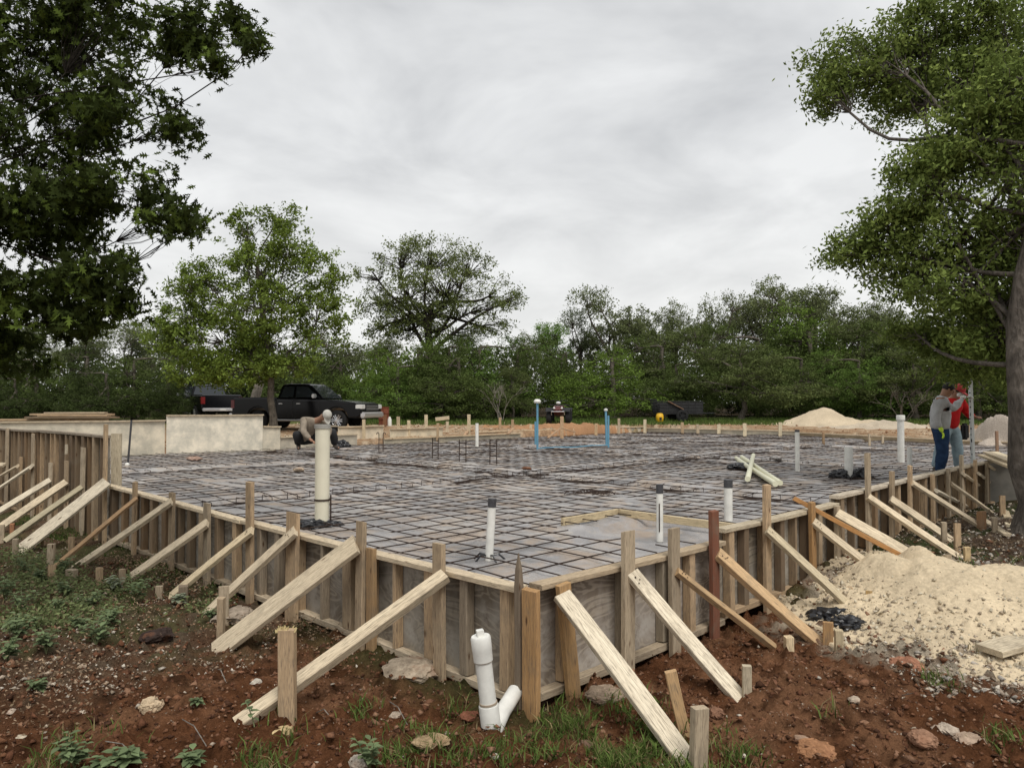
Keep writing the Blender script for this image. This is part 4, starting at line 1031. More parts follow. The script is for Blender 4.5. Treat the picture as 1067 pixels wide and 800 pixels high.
# crossed pale pipes
for i, (x0, y0, x1, y1, dz, lab) in enumerate([(767, 477, 806, 503, 0, 'long pale pipe of the crossed pile, left one'), (773, 476, 813, 503, .03, 'long pale pipe of the crossed pile, right one'), (785, 474, 779, 499, .10, 'short pale pipe lying across the two long ones'), (770, 480, 808, 504, .05, 'long pale pipe of the crossed pile, top one')]):
    a, b = at_z(x0, y0, -.02 + dz), at_z(x1, y1, -.02 + dz); bm = bmesh.new(); c = (a + b) / 2
    tube(bm, [a - c, b - c], .045, 12); o = bmesh_obj('loose_pipe', bm, m_plain('yellowed_pvc', (.70, .68, .50), .45) if i == 0 else bpy.data.materials['yellowed_pvc'], None, Matrix.Translation(c), True); tag(o, lab, 'pipe', 'pale pipes piled on the mat')
plastic_clump(at_z(774, 487, -.03), .32, 'crumpled black plastic under the crossed pale pipes', 11, .3)
plastic_clump(gpx(868, 640), .24, 'crumpled black plastic beside the sand heap under the braces', 12, .45)
plastic_clump(gpx(884, 650), .16, 'smaller torn black plastic right of the crumpled one', 13, .5)
plastic_clump(gpx(832, 620), .20, 'flat black plastic scrap under the form foot', 14, .18)
plastic_clump(gpx(1000, 598), .09, 'black scrap on the far flank of the heap', 15, .3)
plastic_clump(gpx(1062, 630), .14, 'black plastic flap at the right edge', 16, .3)
plastic_clump(gpx(1022, 655), .12, 'black shred lying on the pale fines', 17, .12); plastic_clump(gpx(1046, 664), .13, 'darker black shred by the plank', 18, .12)
a, b = gpx(1030, 688), gpx(1085, 668); o = board('plank', a + Vector((0, 0, .06)), b + Vector((0, 0, .06)), .24, .05, (.56, .49, .37), seg=4); tag(o, 'pale wide plank lying on the ground at the right edge', 'plank')
for i, (x0, y0, x1, y1, dz) in enumerate([(1023, 474, 1058, 488, .30), (1030, 472, 1062, 484, .30), (1036, 471, 1066, 482, .30), (1028, 471, 1060, 483, .345)]):
    a, b = on_right(x0, y0, .1), None; a = at_z(x0, y0, .24 + dz - .3 + .02); b = at_z(x1, y1, .24 + dz - .3 + .02)
    o = board('lumber', a, b, .14, .04, R.choice(C_NEW)); tag(o, 'clean yellow board resting on the form behind the big trunk, %s of the stack' % ordn(i + 1), 'board', 'clean boards on the far right form')
for i, (x0, y0, x1, y1) in enumerate([(1040, 517, 1050, 545), (1035, 527, 1052, 552), (1022, 545, 1050, 562), (1012, 520, 1042, 534)]):
    a, b = gpx(x0, y0), gpx(x1, y1); o = board('scrap_board', a + Vector((0, 0, .05)), b + Vector((0, 0, .03)), .10, .04, R.choice(C_NEW)); tag(o, 'pale scrap board on the ground by the tree, %s from the back' % ordn(i + 1), 'board', 'scrap boards by the tree')
# lumber pile behind the far left wall
pb_ = at_Y(45, 438, 24); pb_.z = at_Y(45, 437.5, 24).z - .12
for i in range(9):
    L = [4.6, 4.2, 4.4, 2.6, 2.9, 2.5, 2.2, 2.6, 1.9][i]; x = pb_.x + [-1.6, -1.2, -1.4, .6, .9, .8, .9, .7, .9][i]
    z = pb_.z + .05 + [.0, 0, .07, .07, .15, .15, .22, .24, .29][i]; y = pb_.y + [0, .3, .1, .2, 0, .3, .1, .35, .2][i]
    o = board('lumber', (x - L / 2, y, z), (x + L / 2, y + .1, z), .22, .06, R.choice([C_OLD[0], C_DARK[0], (.5, .34, .2), C_OLD[3]]), seg=3); tag(o, 'board in the lumber pile beyond the tall left wall, %s counted from the ground' % ordn(i + 1), 'board', 'lumber pile beyond the left wall')
# small stakes along the back form
FS = [(401, 432, 446, 3.6, (.22, .11, .06)), (415, 434, 453, 3.4, C_NEW[0]), (426, 438, 458, 3.2, C_NEW[0]), (444, 432, 447, 3.4, C_NEW[2]), (456, 441, 458, 2.6, C_OLD[3]), (466, 439, 455, 3, C_NEW[1]), (488.5, 432, 456, 3.4, C_NEW[0]), (521, 435, 452, 2.6, C_OLD[3]), (534, 437, 452, 2.8, C_OLD[3]), (553, 442, 452, 2.6, C_NEW[2]),
      (585.5, 434, 455, 3.6, (.55, .38, .24)), (621, 441, 452, 3, (.5, .36, .22)), (645, 436, 450, 2.6, C_OLD[0]), (672, 437, 450, 3, C_NEW[2]), (711, 440, 449, 3, C_OLD[3]), (727, 442, 449, 3, C_OLD[0]), (749, 442, 450, 3.5, C_NEW[2]), (776, 441, 453, 3.6, C_NEW[2]), (813, 440, 453, 3.6, C_NEW[2]), (858, 451, 461, 2.4, (.36, .25, .15)), (1039, 449, 478, 2.6, (.30, .19, .13)), (379, 437, 461, 3.2, C_NEW[0]), (355, 446, 456, 3, C_OLD[2]), (906, 452, 464, 2.2, C_OLD[2]), (920, 453, 462, 2.2, C_OLD[2])]
FS.sort()
for i, (x, yt, yf, w, c) in enumerate(FS):
    b = at_z(x, yf, .0) if yf < 460 else at_z(x, yf, -.05)
    if b.y > 33.8: b = at_Y(x, yf, 33.5)
    h = (yf - yt) * b.y / F
    if x == 1039: b = at_Y(x, yf, 18); h = (yf - yt) * 18 / F
    o = board('grade_stake', b - Vector((0, 0, .15)), b + Vector((0, 0, h)), w * b.y / F, .05, c, up=(0, -1, 0), seg=2); tag(o, 'small upright stake along the back of the slab, %s from the left' % ordn(i + 1), 'stake', 'stakes along the back of the slab')
for i, (x0, y0, x1, y1) in enumerate([(571, 456, 584, 446), (586, 446, 599, 450), (483, 455, 489, 447), (529, 452, 535, 446)]):
    a, b = at_Y(x0, y0, 28), at_Y(x1, y1, 28.3); o = board('kicker_board', a, b, .12, .04, (.46, .31, .20)); tag(o, 'small kicker board leaning on a back-form stake, %s' % ['left of the stake between the blue pipes', 'right of the stake between the blue pipes', 'beside the thin white pipe', 'left of the left blue pipe'][i], 'board')
b = at_Y(461, 436, 33); o = board('grade_board', b + Vector((-.3, 0, -.03)), b + Vector((.3, 0, .03)), .12, .16, C_NEW[1]); tag(o, 'short board balanced on two stakes in the orange dirt', 'board')

# ------------------------------------------------------------------ heaps
def heap(c, rx, ry, h, label, col, seed, name='sand_heap', second=None, rough=.03, n=130, cut=-.02):
    rs = np.random.RandomState(seed); g_ = np.linspace(-1.35, 1.35, n); A, B = np.meshgrid(g_, g_, indexing='ij')
    r = np.hypot(A, B) * (1 + (fbm(A * 2 + seed, B * 2, 1.2, 3) - .5) * .5)
    z = h * np.clip(1 - r, -.2, 1) ** 1.0 if False else h * (np.exp(-(r * 1.75) ** 2) - .08)
    if second:
        for (sx, sy, sr, sh) in second: z = np.maximum(z, sh * (np.exp(-((np.hypot(A - sx, B - sy)) / sr * 1.5) ** 2) - .05) + 0)
    X, Y = c.x + A * rx, c.y + B * ry
    z = z + (fbm(X + seed, Y, 3.2, 4, .6) - .5) * rough * 2.2 + (fbm(X, Y, 13, 4, .65) - .5) * rough
    base = H(X, Y); Z = base + z
    Z = np.where(r > 1.12, base - .08, Z)
    idx = np.arange(n * n).reshape(n, n); Q = np.stack([idx[:-1, :-1], idx[1:, :-1], idx[1:, 1:], idx[:-1, 1:]], -1).reshape(-1, 4)
    V = np.stack([X - c.x, Y - c.y, Z - c.z], -1).reshape(-1, 3)
    m = fbm(X, Y, 2.3, 4); cc = np.array(col)[None, None] * (0.82 + .4 * m)[..., None]
    o = link(name, np_mesh(name, V, Q, 4, True, cc.reshape(-1, 3)), HEAPM, None, Matrix.Translation(c)); tag(o, label, 'heap'); return o
HEAPM = m_tint('limestone_fines', .95, .8, 26, .1, 0, .22)
hp = at_z(938, 640, -.75); hp = Vector((hp.x + .60, hp.y + .25, -.75))
heap(hp, 1.32, 1.7, .32, 'heap of pale yellow limestone sand spilling to the right beside the form', (.60, .49, .335), 5, second=[(.45, -.1, .6, .27), (-.30, .22, .42, .33), (.0, .3, .3, .37)], rough=.05, n=200)
b = at_Y(858, 455, 35.5); b.z = float(H(b.x, b.y)); heap(b, 2.3, 2.2, .86, 'smooth pale heap in front of the tree line at the back right', (.50, .41, .29), 9, second=[(.95, 0, .5, .25)], rough=.06, n=70)
b = at_Y(1034, 462, 24.0); b.z = float(H(b.x, b.y)) - .05; heap(b, 1.45, 1.4, 1.25, 'rough heap of broken pale rubble right of the level staff', (.42, .36, .30), 14, name='rubble_heap', rough=.16, n=90)
b = at_Y(926, 452, 33); b.z = float(H(b.x, b.y)); heap(b, 2.6, 1.2, .35, 'low ridge of spread pale spoil right of the smooth heap', (.44, .37, .28), 19, name='spoil_ridge', rough=.1, n=60)
b = at_Y(600, 443, 33); b.z = float(H(b.x, b.y)); heap(b, 3.6, 1.4, .18, 'low bank of orange soil behind the blue pipes', (.34, .19, .10), 23, name='soil_bank', rough=.15, n=70)

# ------------------------------------------------------------------ stones, pebbles, clods
def rock_bm(seed, r, sq=.6, sub=4):
    rs = np.random.RandomState(seed); bm = bmesh.new(); bmesh.ops.create_icosphere(bm, subdivisions=sub, radius=1)
    pl_ = rnd_dirs(7, rs); dd = rs.uniform(.62, .92, 7)
    for v in bm.verts:
        p = np.array(v.co)
        for n_, d in zip(pl_, dd):
            k = p.dot(n_)
            if k > d: p = p - n_ * (k - d) * .9
        p = p * (1 + .16 * (float(fbm(np.array(p[0] * 3 + seed), np.array(p[1] * 3 + p[2] * 2), 1.6, 3)) - .5) * 2)
        p = p * (1 + .10 * (float(fbm(np.array(p[0] * 9 + seed), np.array(p[1] * 9 + p[2] * 7), 1.6, 3, .65)) - .5) * 2)
        v.co = Vector(p * r) * 1.0; v.co.z *= sq
    return bm
ROCK = m_rock()
RK = [(428, 705, 31, .32, (.44, .37, .28), 'large flat pale rock lying beside the first left post', 'rock'), (157, 744, 12, .7, (.62, .50, .34), 'white and orange stone in the bare soil at the lower left'), (295, 763, 12, .55, (.60, .47, .26), 'yellow flat stone in front of the mushroomed stake'),
      (86, 668 + 24, 4, .6, (.5, .4, .3), 'small pale pebble left of the white and orange stone'), (945, 697, 18, .6, (.38, .19, .12), 'bright orange-red stone at the edge of the pale fines'), (850, 785, 20, .6, (.36, .19, .10), 'brown-orange angular rock at the bottom right'),
      (630, 733, 20, .35, (.34, .27, .20), 'crumbling pale rock between the corner and the nearest right brace'), (1010, 768, 15, .5, (.42, .32, .24), 'pinkish stone half buried at the lower right'), (985, 755, 13, .5, (.48, .41, .33), 'pale flat stone left of the pinkish stone'),
      (962, 772, 14, .6, (.34, .20, .13), 'reddish stone at the lower right of the picture'), (835, 772, 8, .6, (.40, .28, .2), 'small stone above the brown-orange rock'), (243, 647, 22, .45, (.40, .34, .27), 'lumpy pale rock at the foot of the wide plank brace'),
      (165, 664, 17, .5, (.05, .035, .03), 'dark charred lump of earth on the left'), (412, 768 - 25, 7, .6, (.45, .38, .3), 'small grey stone between the weeds and the clean-out'), (375, 795, 13, .5, (.55, .50, .42), 'pale stone at the bottom edge left of the weed'),
      (450, 778, 20, .25, (.40, .30, .18), 'tan bark-like slab of stone near the bottom edge'), (490, 747, 12, .4, (.30, .13, .08), 'brick-red shard beside the clean-out'), (515, 792, 5, .5, (.62, .58, .5), 'tiny white pebble below the clean-out'),
      (20, 765, 7, .3, (.62, .55, .42), 'thin pale shard at the lower left edge'), (12, 742, 5, .6, (.5, .42, .34), 'small pale stone at the left edge'), (85, 738, 5, .6, (.6, .52, .42), 'small white stone right of the thin shard'), (267, 714, 6, .6, (.6, .56, .48), 'white stone right of centre in the bare soil on the left'),
      (1025, 610, 9, .6, (.42, .38, .33), 'grey stone on the gravel at the right'), (962, 640, 7, .6, (.33, .27, .22), 'brown stone on the face of the sand heap'), (990, 715, 8, .5, (.55, .5, .42), 'pale stone where the fines meet red soil'), (912, 662, 8, .7, (.22, .12, .08), 'dark red lump at the foot of the sand heap'),
      (868, 712, 9, .6, (.22, .11, .07), 'dark clod on the red slope'), (805, 690 + 22, 8, .6, (.2, .1, .06), 'dark clod below the stub of yellow stake'), (745, 745, 9, .6, (.25, .14, .09), 'brown lump right of the pale square stake'), (890, 735, 6, .6, (.5, .42, .33), 'small pale stone in the middle of the red slope'),
      (560, 690 + 46, 9, .6, (.22, .15, .1), 'brown stone under the near corner'), (700, 775, 8, .6, (.4, .28, .16), 'tan stone between brace and pale stake'), (610, 770, 8, .6, (.2, .13, .09), 'brown stone in the foreground grass')]
for i, e in enumerate(RK):
    x, y, w, sq, c, lab = e[:6]; b = gpx(x, y); s = b.y / F
    bm = rock_bm(i + 3, w * s, sq); o = bmesh_obj('stone', bm, ROCK, None, Matrix.Translation(b + Vector((0, 0, w * s * sq * .12))) @ Matrix.Rotation(i * 1.3, 4, 'Z'), False, c); tag(o, lab, 'stone', 'loose stones on the ground')
def scatter_stones(n, area, size, cols, seed, name, keep=None):
    """many little angular stones as one mesh"""
    rs = np.random.RandomState(seed)
    t = np.array([(1, 0, 0), (-1, 0, 0), (0, 1, 0), (0, -1, 0), (0, 0, 1), (0, 0, -1)], float)
    Fc = np.array([(0, 2, 4), (2, 1, 4), (1, 3, 4), (3, 0, 4), (2, 0, 5), (1, 2, 5), (3, 1, 5), (0, 3, 5)])
    P = area(n, rs); m = len(P)
    if keep is not None: P = P[keep(P, rs)]; m = len(P)
    z = H(P[:, 0], P[:, 1], True)
    r = size[0] + (size[1] - size[0]) * rs.rand(m) ** 3.2
    V = t[None] * rs.uniform(.45, 1.25, (m, 6, 1)) + rs.normal(size=(m, 6, 3)) * .25
    V[:, :, 2] *= .7; a = rs.rand(m) * 6.28; ca, sa = np.cos(a)[:, None], np.sin(a)[:, None]
    X = V[:, :, 0] * ca - V[:, :, 1] * sa; Yv = V[:, :, 0] * sa + V[:, :, 1] * ca
    V = np.stack([X, Yv, V[:, :, 2]], -1) * r[:, None, None]; V += np.stack([P[:, 0], P[:, 1], z + r * .15], -1)[:, None]
    F_ = (Fc[None] + (np.arange(m) * 6)[:, None, None]).reshape(-1, 3)
    cs = np.array(cols)[rs.randint(0, len(cols), m)] * rs.uniform(.7, 1.25, (m, 1))
    o = link(name, np_mesh(name, V.reshape(-1, 3), F_, 3, False, np.repeat(cs, 6, 0)), STONE); tag(o, kind='stuff'); return o
def wedge(x0, x1, y0, y1):      # view wedge: areas given by pixel-column slopes and distance
    def f(n, rs):
        Y = y0 + (y1 - y0) * rs.rand(n) ** 1.5; X = (x0 + (x1 - x0) * rs.rand(n) - CX0) / F * Y; return np.stack([X, Y], 1)
    return f
def outside(m=.12): 
    def f(P, rs):
        u = ((P[:, 0] - CXW) + (P[:, 1] - CYW)) * R2; v = ((P[:, 1] - CYW) - (P[:, 0] - CXW)) * R2
        return poly_sd(u, v) > m
    return f
RED = [(.14, .062, .034), (.20, .10, .058), (.08, .038, .022), (.17, .08, .042), (.25, .14, .085)]
PALE = [(.50, .43, .34), (.42, .34, .26), (.58, .52, .43), (.34, .27, .2)]
scatter_stones(42000, wedge(-80, 1150, 3.6, 10), (.005, .026), RED, 1, 'soil_clods', outside())
scatter_stones(3200, wedge(-80, 1150, 3.6, 10), (.018, .05), RED, 31, 'soil_clods', outside(.3))
scatter_stones(2600, wedge(-80, 1150, 3.6, 11), (.004, .022), PALE, 2, 'limestone_chips', outside())
def kL(P, rs): return outside()(P, rs) & (P[:, 0] < -1.5) & (P[:, 1] > 5.6) & (P[:, 1] < 12) & (fbm(P[:, 0], P[:, 1], 1.6, 3) > .46)
scatter_stones(9000, wedge(-60, 400, 5.6, 12), (.006, .028), PALE + [(.12, .08, .05), (.3, .22, .15)], 3, 'leaf_and_stone_litter', kL)
def kR(P, rs): return outside()(P, rs) & (P[:, 0] > 3.0)
scatter_stones(16000, wedge(860, 1200, 5.4, 14), (.006, .036), PALE + [(.40, .36, .31), (.13, .09, .06)], 4, 'gravel', kR)
# gravel rolled down the face of the heap
rs = np.random.RandomState(77)
ho = bpy.data.objects['sand_heap']; co = np.empty(len(ho.data.vertices) * 3, np.float32); ho.data.vertices.foreach_get('co', co); co = co.reshape(-1, 3) + np.array(hp)
def heapstones(n, seed):
    rs = np.random.RandomState(seed); i = rs.randint(0, len(co), n * 4); P = co[i] + np.concatenate([rs.normal(size=(len(i), 2)) * .012, np.zeros((len(i), 1))], 1)
    above = P[:, 2] > H(P[:, 0], P[:, 1]) - .01
    w = rs.rand(len(i)) < np.clip((-.42 - P[:, 2]) * 3.2 + .1, .05, 1); P = P[above & w][:n]; m = len(P)
    t = np.array([(1, 0, 0), (-1, 0, 0), (0, 1, 0), (0, -1, 0), (0, 0, 1), (0, 0, -1)], float); Fc = np.array([(0, 2, 4), (2, 1, 4), (1, 3, 4), (3, 0, 4), (2, 0, 5), (1, 2, 5), (3, 1, 5), (0, 3, 5)])
    r = .006 + .026 * rs.rand(m) ** 3; V = (t[None] * rs.uniform(.5, 1.2, (m, 6, 1)) + rs.normal(size=(m, 6, 3)) * .25) * r[:, None, None] + P[:, None]
    cs = np.array([(.52, .44, .31), (.46, .38, .27), (.6, .53, .40), (.36, .29, .21)])[rs.randint(0, 4, m)] * rs.uniform(.8, 1.15, (m, 1))
    o = link('gravel', np_mesh('gravel', V.reshape(-1, 3), (Fc[None] + (np.arange(m) * 6)[:, None, None]).reshape(-1, 3), 3, False, np.repeat(cs, 6, 0)), STONE); tag(o, kind='stuff')
heapstones(3600, 5)
# far rubble on the right-hand back heap and orange dirt
def kF(P, rs): return (outside(.3)(P, rs)) & (P[:, 1] > 22)
scatter_stones(5000, wedge(0, 1100, 22, 38), (.02, .10), [(.36, .22, .12), (.46, .36, .25), (.25, .13, .07)], 6, 'dirt_lumps', kF)

# ------------------------------------------------------------------ grass, ground cover, weeds
def grass(patches, seed, name, hgt=(.05, .13), col=(.085, .125, .03), dens=900, wid=.004):
    rs = np.random.RandomState(seed); PP = []
    for (x, y, rpx, k) in patches:
        c = gpx(x, y); r = rpx * c.y / F; n = int(dens * k * r * r * 9)
        d = rs.normal(size=(n, 2)) * r * .55; PP.append(np.stack([c.x + d[:, 0], c.y + d[:, 1] * 1.3, np.full(n, k)], 1))
    P = np.concatenate(PP); P = P[outside(.06)(P, rs)]; P = P[fbm(P[:, 0], P[:, 1], 5, 3) + rs.normal(size=len(P)) * .05 > .44]
    m = len(P); z = H(P[:, 0], P[:, 1], True); h = rs.uniform(hgt[0], hgt[1], m); a = rs.rand(m) * 6.28; w = wid * rs.uniform(.7, 1.5, m)
    lean = rs.normal(size=(m, 2)) * .45; A = np.stack([np.cos(a), np.sin(a)], 1)
    B = np.stack([P[:, 0], P[:, 1], z - .01], 1)
    def at(t, ww): return np.stack([B[:, 0] + lean[:, 0] * h * t * t + A[:, 0] * ww, B[:, 1] + lean[:, 1] * h * t * t + A[:, 1] * ww, B[:, 2] + h * t * (1 - .25 * t)], 1)
    V = np.stack([at(0, -w), at(0, w), at(.55, w * .8), at(.55, -w * .8), at(1, w * .1), at(1, -w * .1)], 1).reshape(-1, 3)
    Fc = (np.array([(0, 1, 2, 3), (3, 2, 4, 5)])[None] + (np.arange(m) * 6)[:, None, None]).reshape(-1, 4)
    cs = np.array(col) * rs.uniform(.55, 1.5, (m, 1)); dry = rs.rand(m) < .14; cs[dry] = np.array((.28, .22, .11)) * rs.uniform(.7, 1.2, (dry.sum(), 1))
    o = link(name, np_mesh(name, V, Fc, 4, False, np.repeat(cs, 6, 0)), GRASS); tag(o, kind='stuff')
grass([(600, 778, 50, 1), (660, 770, 60, 1), (640, 800, 70, 1), (575, 745, 30, .5), (700, 800, 50, .9), (455, 700, 30, .6), (480, 740, 22, .5), (430, 780, 40, .7), (500, 790, 40, .5), (290, 770, 22, .5), (270, 800, 40, .5), (380, 740, 22, .4),
       (770, 785, 26, .5), (980, 712, 18, .5), (1050, 770, 26, .4), (545, 715, 26, .6), (60, 790, 50, .3), (865, 745, 12, .3)], 1, 'grass', (.05, .14), (.10, .145, .035), 1700)
grass([(340, 628, 40, 1), (300, 622, 34, 1), (380, 645, 34, .9), (430, 672, 28, .7), (250, 612, 30, .9), (200, 600, 30, .9), (160, 590, 30, .8), (215, 590, 25, .8), (120, 575, 20, .5), (60, 560, 30, .9), (20, 545, 30, .9), (90, 548, 14, .8), (60, 600, 30, .6), (110, 640, 40, .5), (40, 640, 50, .6), (140, 625, 30, .5),
       (775, 628, 30, 1), (790, 612, 24, 1), (755, 640, 20, .8), (815, 596, 20, .9), (850, 590, 18, .8), (880, 572, 16, .8), (905, 565, 18, .6), (930, 560, 14, .5), (1045, 605, 28, .8), (1060, 650, 18, .7), (1010, 592, 20, .5), (1050, 585, 20, .7), (1015, 678, 12, .6)], 2, 'grass', (.04, .10), (.065, .10, .025), 700, .005)
# rough grass beyond the site
def fargrass():
    rs = np.random.RandomState(5); n = 26000; Y = rs.uniform(35, 42.5, n); X = (rs.uniform(380, 1100, n) - CX0) / F * Y
    z = H(X, Y, True); h = rs.uniform(.06, .22, n); a = rs.rand(n) * 6.28; w = .022
    A = np.stack([np.cos(a), np.sin(a), 0 * a], 1) * w; B = np.stack([X, Y, z - .02], 1); T_ = B + np.stack([rs.normal(size=n) * .05, rs.normal(size=n) * .05, h], 1)
    V = np.stack([B - A, B + A, T_ + A * .2, T_ - A * .2], 1).reshape(-1, 3); cs = np.array((.095, .14, .035)) * rs.uniform(.6, 1.4, (n, 1))
    o = link('grass', np_mesh('grass', V, np.arange(n * 4).reshape(-1, 4), 4, False, np.repeat(cs, 4, 0)), GRASS); tag(o, kind='stuff')
fargrass()
# leafy ground cover on the left
def cover(patches, seed, name, size=.035, col=(.10, .15, .06), n0=160):
    rs = np.random.RandomState(seed); PP = []
    for x, y, rpx, k in patches:
        c = gpx(x, y); r = rpx * c.y / F; n = int(n0 * k); d = rs.normal(size=(n, 2)) * r * .5; PP.append(np.stack([c.x + d[:, 0], c.y + d[:, 1]], 1))
    P = np.concatenate(PP); P = P[outside(.15)(P, rs)]; m = len(P); z = H(P[:, 0], P[:, 1], True) + rs.rand(m) ** 1.5 * .12
    V, Fc, k = leaf_quads(np.stack([P[:, 0], P[:, 1], z], 1), size, rs, 'diamond', .55); cs = np.array(col) * rs.uniform(.55, 1.5, (m, 1))
    pale = rs.rand(m) < .1; cs[pale] = np.array((.34, .26, .16)) * rs.uniform(.6, 1.1, (pale.sum(), 1))
    o = link(name, np_mesh(name, V, Fc, k, False, np.repeat(cs, k, 0)), GRASS); tag(o, kind='stuff')
cover([(20, 610, 55, 4), (60, 615, 45, 3), (30, 655, 35, 3), (85, 650, 40, 3), (110, 620, 40, 2.5), (10, 580, 30, 2), (140, 610, 30, 1.5), (215, 640, 24, 1.2), (30, 590, 40, 2), (60, 635, 60, 3)], 3, 'low_weeds', .045, (.16, .19, .08), 330)
cover([(120, 650, 70, 2), (60, 700, 60, 1.4), (200, 610, 50, 2), (160, 600, 40, 2), (340, 665, 60, 1.2), (300, 660, 40, 1), (50, 740, 60, .8), (250, 655, 40, .8), (120, 590, 40, 1.5)], 4, 'leaf_litter', .028, (.32, .23, .15), 300)
cover([(1000, 570, 60, 3), (960, 560, 40, 2), (1045, 575, 40, 2), (930, 545, 30, 1.5), (1000, 550, 40, 2)], 6, 'leaf_litter', .04, (.12, .085, .055), 220)
def weed(loc, h, n, label, seed, lr=.035, col=(.10, .17, .09), stems=5):
    R_ = random.Random(seed); root = empty('weed', loc); tag(root, label, 'plant', 'leafy weeds in the foreground'); bm = bmesh.new(); bl = bmesh.new(); cs = []
    lay = bl.verts.layers.float_color.new('tint')
    for s in range(stems):
        a = R_.uniform(0, 6.28); hh = h * R_.uniform(.6, 1); L = R_.uniform(.25, .7) * hh
        pts = [Vector((math.cos(a) * L * t ** 1.5, math.sin(a) * L * t ** 1.5, hh * t)) for t in (0, .35, .7, 1)]
        tube(bm, pts, [.004, .0035, .003, .002], 5)
        for k in range(n):
            t = .25 + .75 * (k + 1) / n; i = min(2, int(t * 3)); p = pts[i].lerp(pts[min(3, i + 1)], t * 3 - i if t < 1 else 1)
            b_ = k * 2.4 + R_.uniform(-.5, .5); d = Vector((math.cos(b_), math.sin(b_), R_.uniform(-.1, .5))).normalized(); sd = d.cross(Vector((0, 0, 1))).normalized(); sz = lr * R_.uniform(.7, 1.3) * (1.15 - .4 * t)
            dr = Vector((0, 0, -.25 * sz)); up = sd.cross(d) * sz * .12; g_ = R_.uniform(.7, 1.35); c = (col[0] * g_, col[1] * g_, col[2] * g_, 1)
            mid = [p, p + d * sz * .8, p + d * sz * 1.5 + dr * .6, p + d * sz * 2.1 + dr * 1.6]; wd = [.12, .62, .48, 0]
            mv = [bl.verts.new(q) for q in mid]; lv = [bl.verts.new(q + sd * sz * w_ + up) for q, w_ in zip(mid[:3], wd)]; rv = [bl.verts.new(q - sd * sz * w_ + up) for q, w_ in zip(mid[:3], wd)]
            for v in mv + lv + rv: v[lay] = c
            for i2 in range(2): bl.faces.new((mv[i2], mv[i2 + 1], lv[i2 + 1], lv[i2])); bl.faces.new((mv[i2], rv[i2], rv[i2 + 1], mv[i2 + 1]))
            bl.faces.new((mv[2], mv[3], lv[2])); bl.faces.new((mv[2], rv[2], mv[3]))
    T = root.matrix_basis.copy(); bmesh_obj('stem', bm, m_plain('weed_stem', (.14, .16, .07), .7) if 'weed_stem' not in bpy.data.materials else bpy.data.materials['weed_stem'], root, T); 
    me = bpy.data.meshes.new('leaves'); bl.to_mesh(me); bl.free(); link('leaves', me, GRASS, root, T)
WD = [((78, 800), .17, 8, 'leafy weed at the bottom edge of the lower left corner, taller one', .030), ((105, 808), .10, 6, 'leafy weed just right of the taller one at the lower left', .030), ((132, 800), .11, 5, 'broad-leaved drooping weed in the bare soil at the lower left', .036), ((38, 722), .09, 6, 'small dark weed alone in the soil at the far left', .022),
      ((265, 770), .14, 7, 'single-stemmed weed in front of the foot of the nearest left brace', .026), ((385, 800), .16, 8, 'dense grey-green weed at the bottom edge left of the clean-out', .024), ((200, 802), .07, 5, 'low weed at the bottom edge left of the yellow stone', .030), ((15, 672), .16, 8, 'round-leaved weed at the left edge', .034),
      ((32, 660), .15, 8, 'round-leaved weed right of the one at the left edge', .032), ((120, 620), .16, 7, 'pale-edged leafy weed by the thin stake on the left', .034), ((82, 660), .12, 7, 'leafy weed among the litter on the left', .028), ((185, 632), .12, 6, 'weed with whitish leaves by the dark short stake', .030),
      ((218, 650), .09, 6, 'low weed between the third and second left braces', .026), ((205, 745), .05, 4, 'tiny seedling in the bare soil', .018), ((60, 640), .14, 7, 'bushy weed behind the leafy one on the left', .028)]
for k_, (x, y) in enumerate([(8, 690), (48, 682), (22, 640), (70, 625), (100, 672), (5, 630), (45, 612), (92, 640), (28, 598), (115, 655), (66, 600), (142, 628)]):
    WD.append(((x, y), .15 + .05 * ((k_ * 7) % 3), 8, 'tall leafy weed in the green patch at the left edge, %s of twelve by distance' % ordn(1 + sorted([690, 682, 640, 625, 672, 630, 612, 640.5, 598, 655, 600, 628], reverse=True).index(y if k_ != 7 else 640.5)), .030))
for i, ((x, y), h, n, lab, lr) in enumerate(WD): weed(gpx(x, y), h * 1.25, n + 2, lab, 40 + i, lr * 1.25, col=(.15, .195, .095) if i not in (9, 11) else (.26, .29, .20), stems=1 if i == 4 else 6)
# dry sticks
for i, (x0, y0, x1, y1) in enumerate([(110, 775, 145, 790), (190, 755, 215, 780), (150, 690, 175, 680), (225, 700, 235, 715), (560, 700, 600, 715), (405, 735, 425, 755), (330, 745, 345, 760), (940, 720, 965, 730)]):
    a, b = gpx(x0, y0), gpx(x1, y1); bm = bmesh.new(); m_ = a.lerp(b, .5) + Vector((0, 0, .04)); tube(bm, [a - m_, Vector((0, 0, 0)), b - m_], .0035, 5)
    o = bmesh_obj('twig', bm, BARKL, None, Matrix.Translation(m_)); tag(o, ['thin arched twig between two leafy weeds at the lower left', 'curved dry twig in the bare soil left of the nearest brace', 'short twig near the charred lump', 'tiny upright-leaning twig in the bare soil', 'twig under the near corner', 'root strand beside the grass in the foreground', 'twig left of the root strand', 'thin stick on the red slope'][i], 'twig')

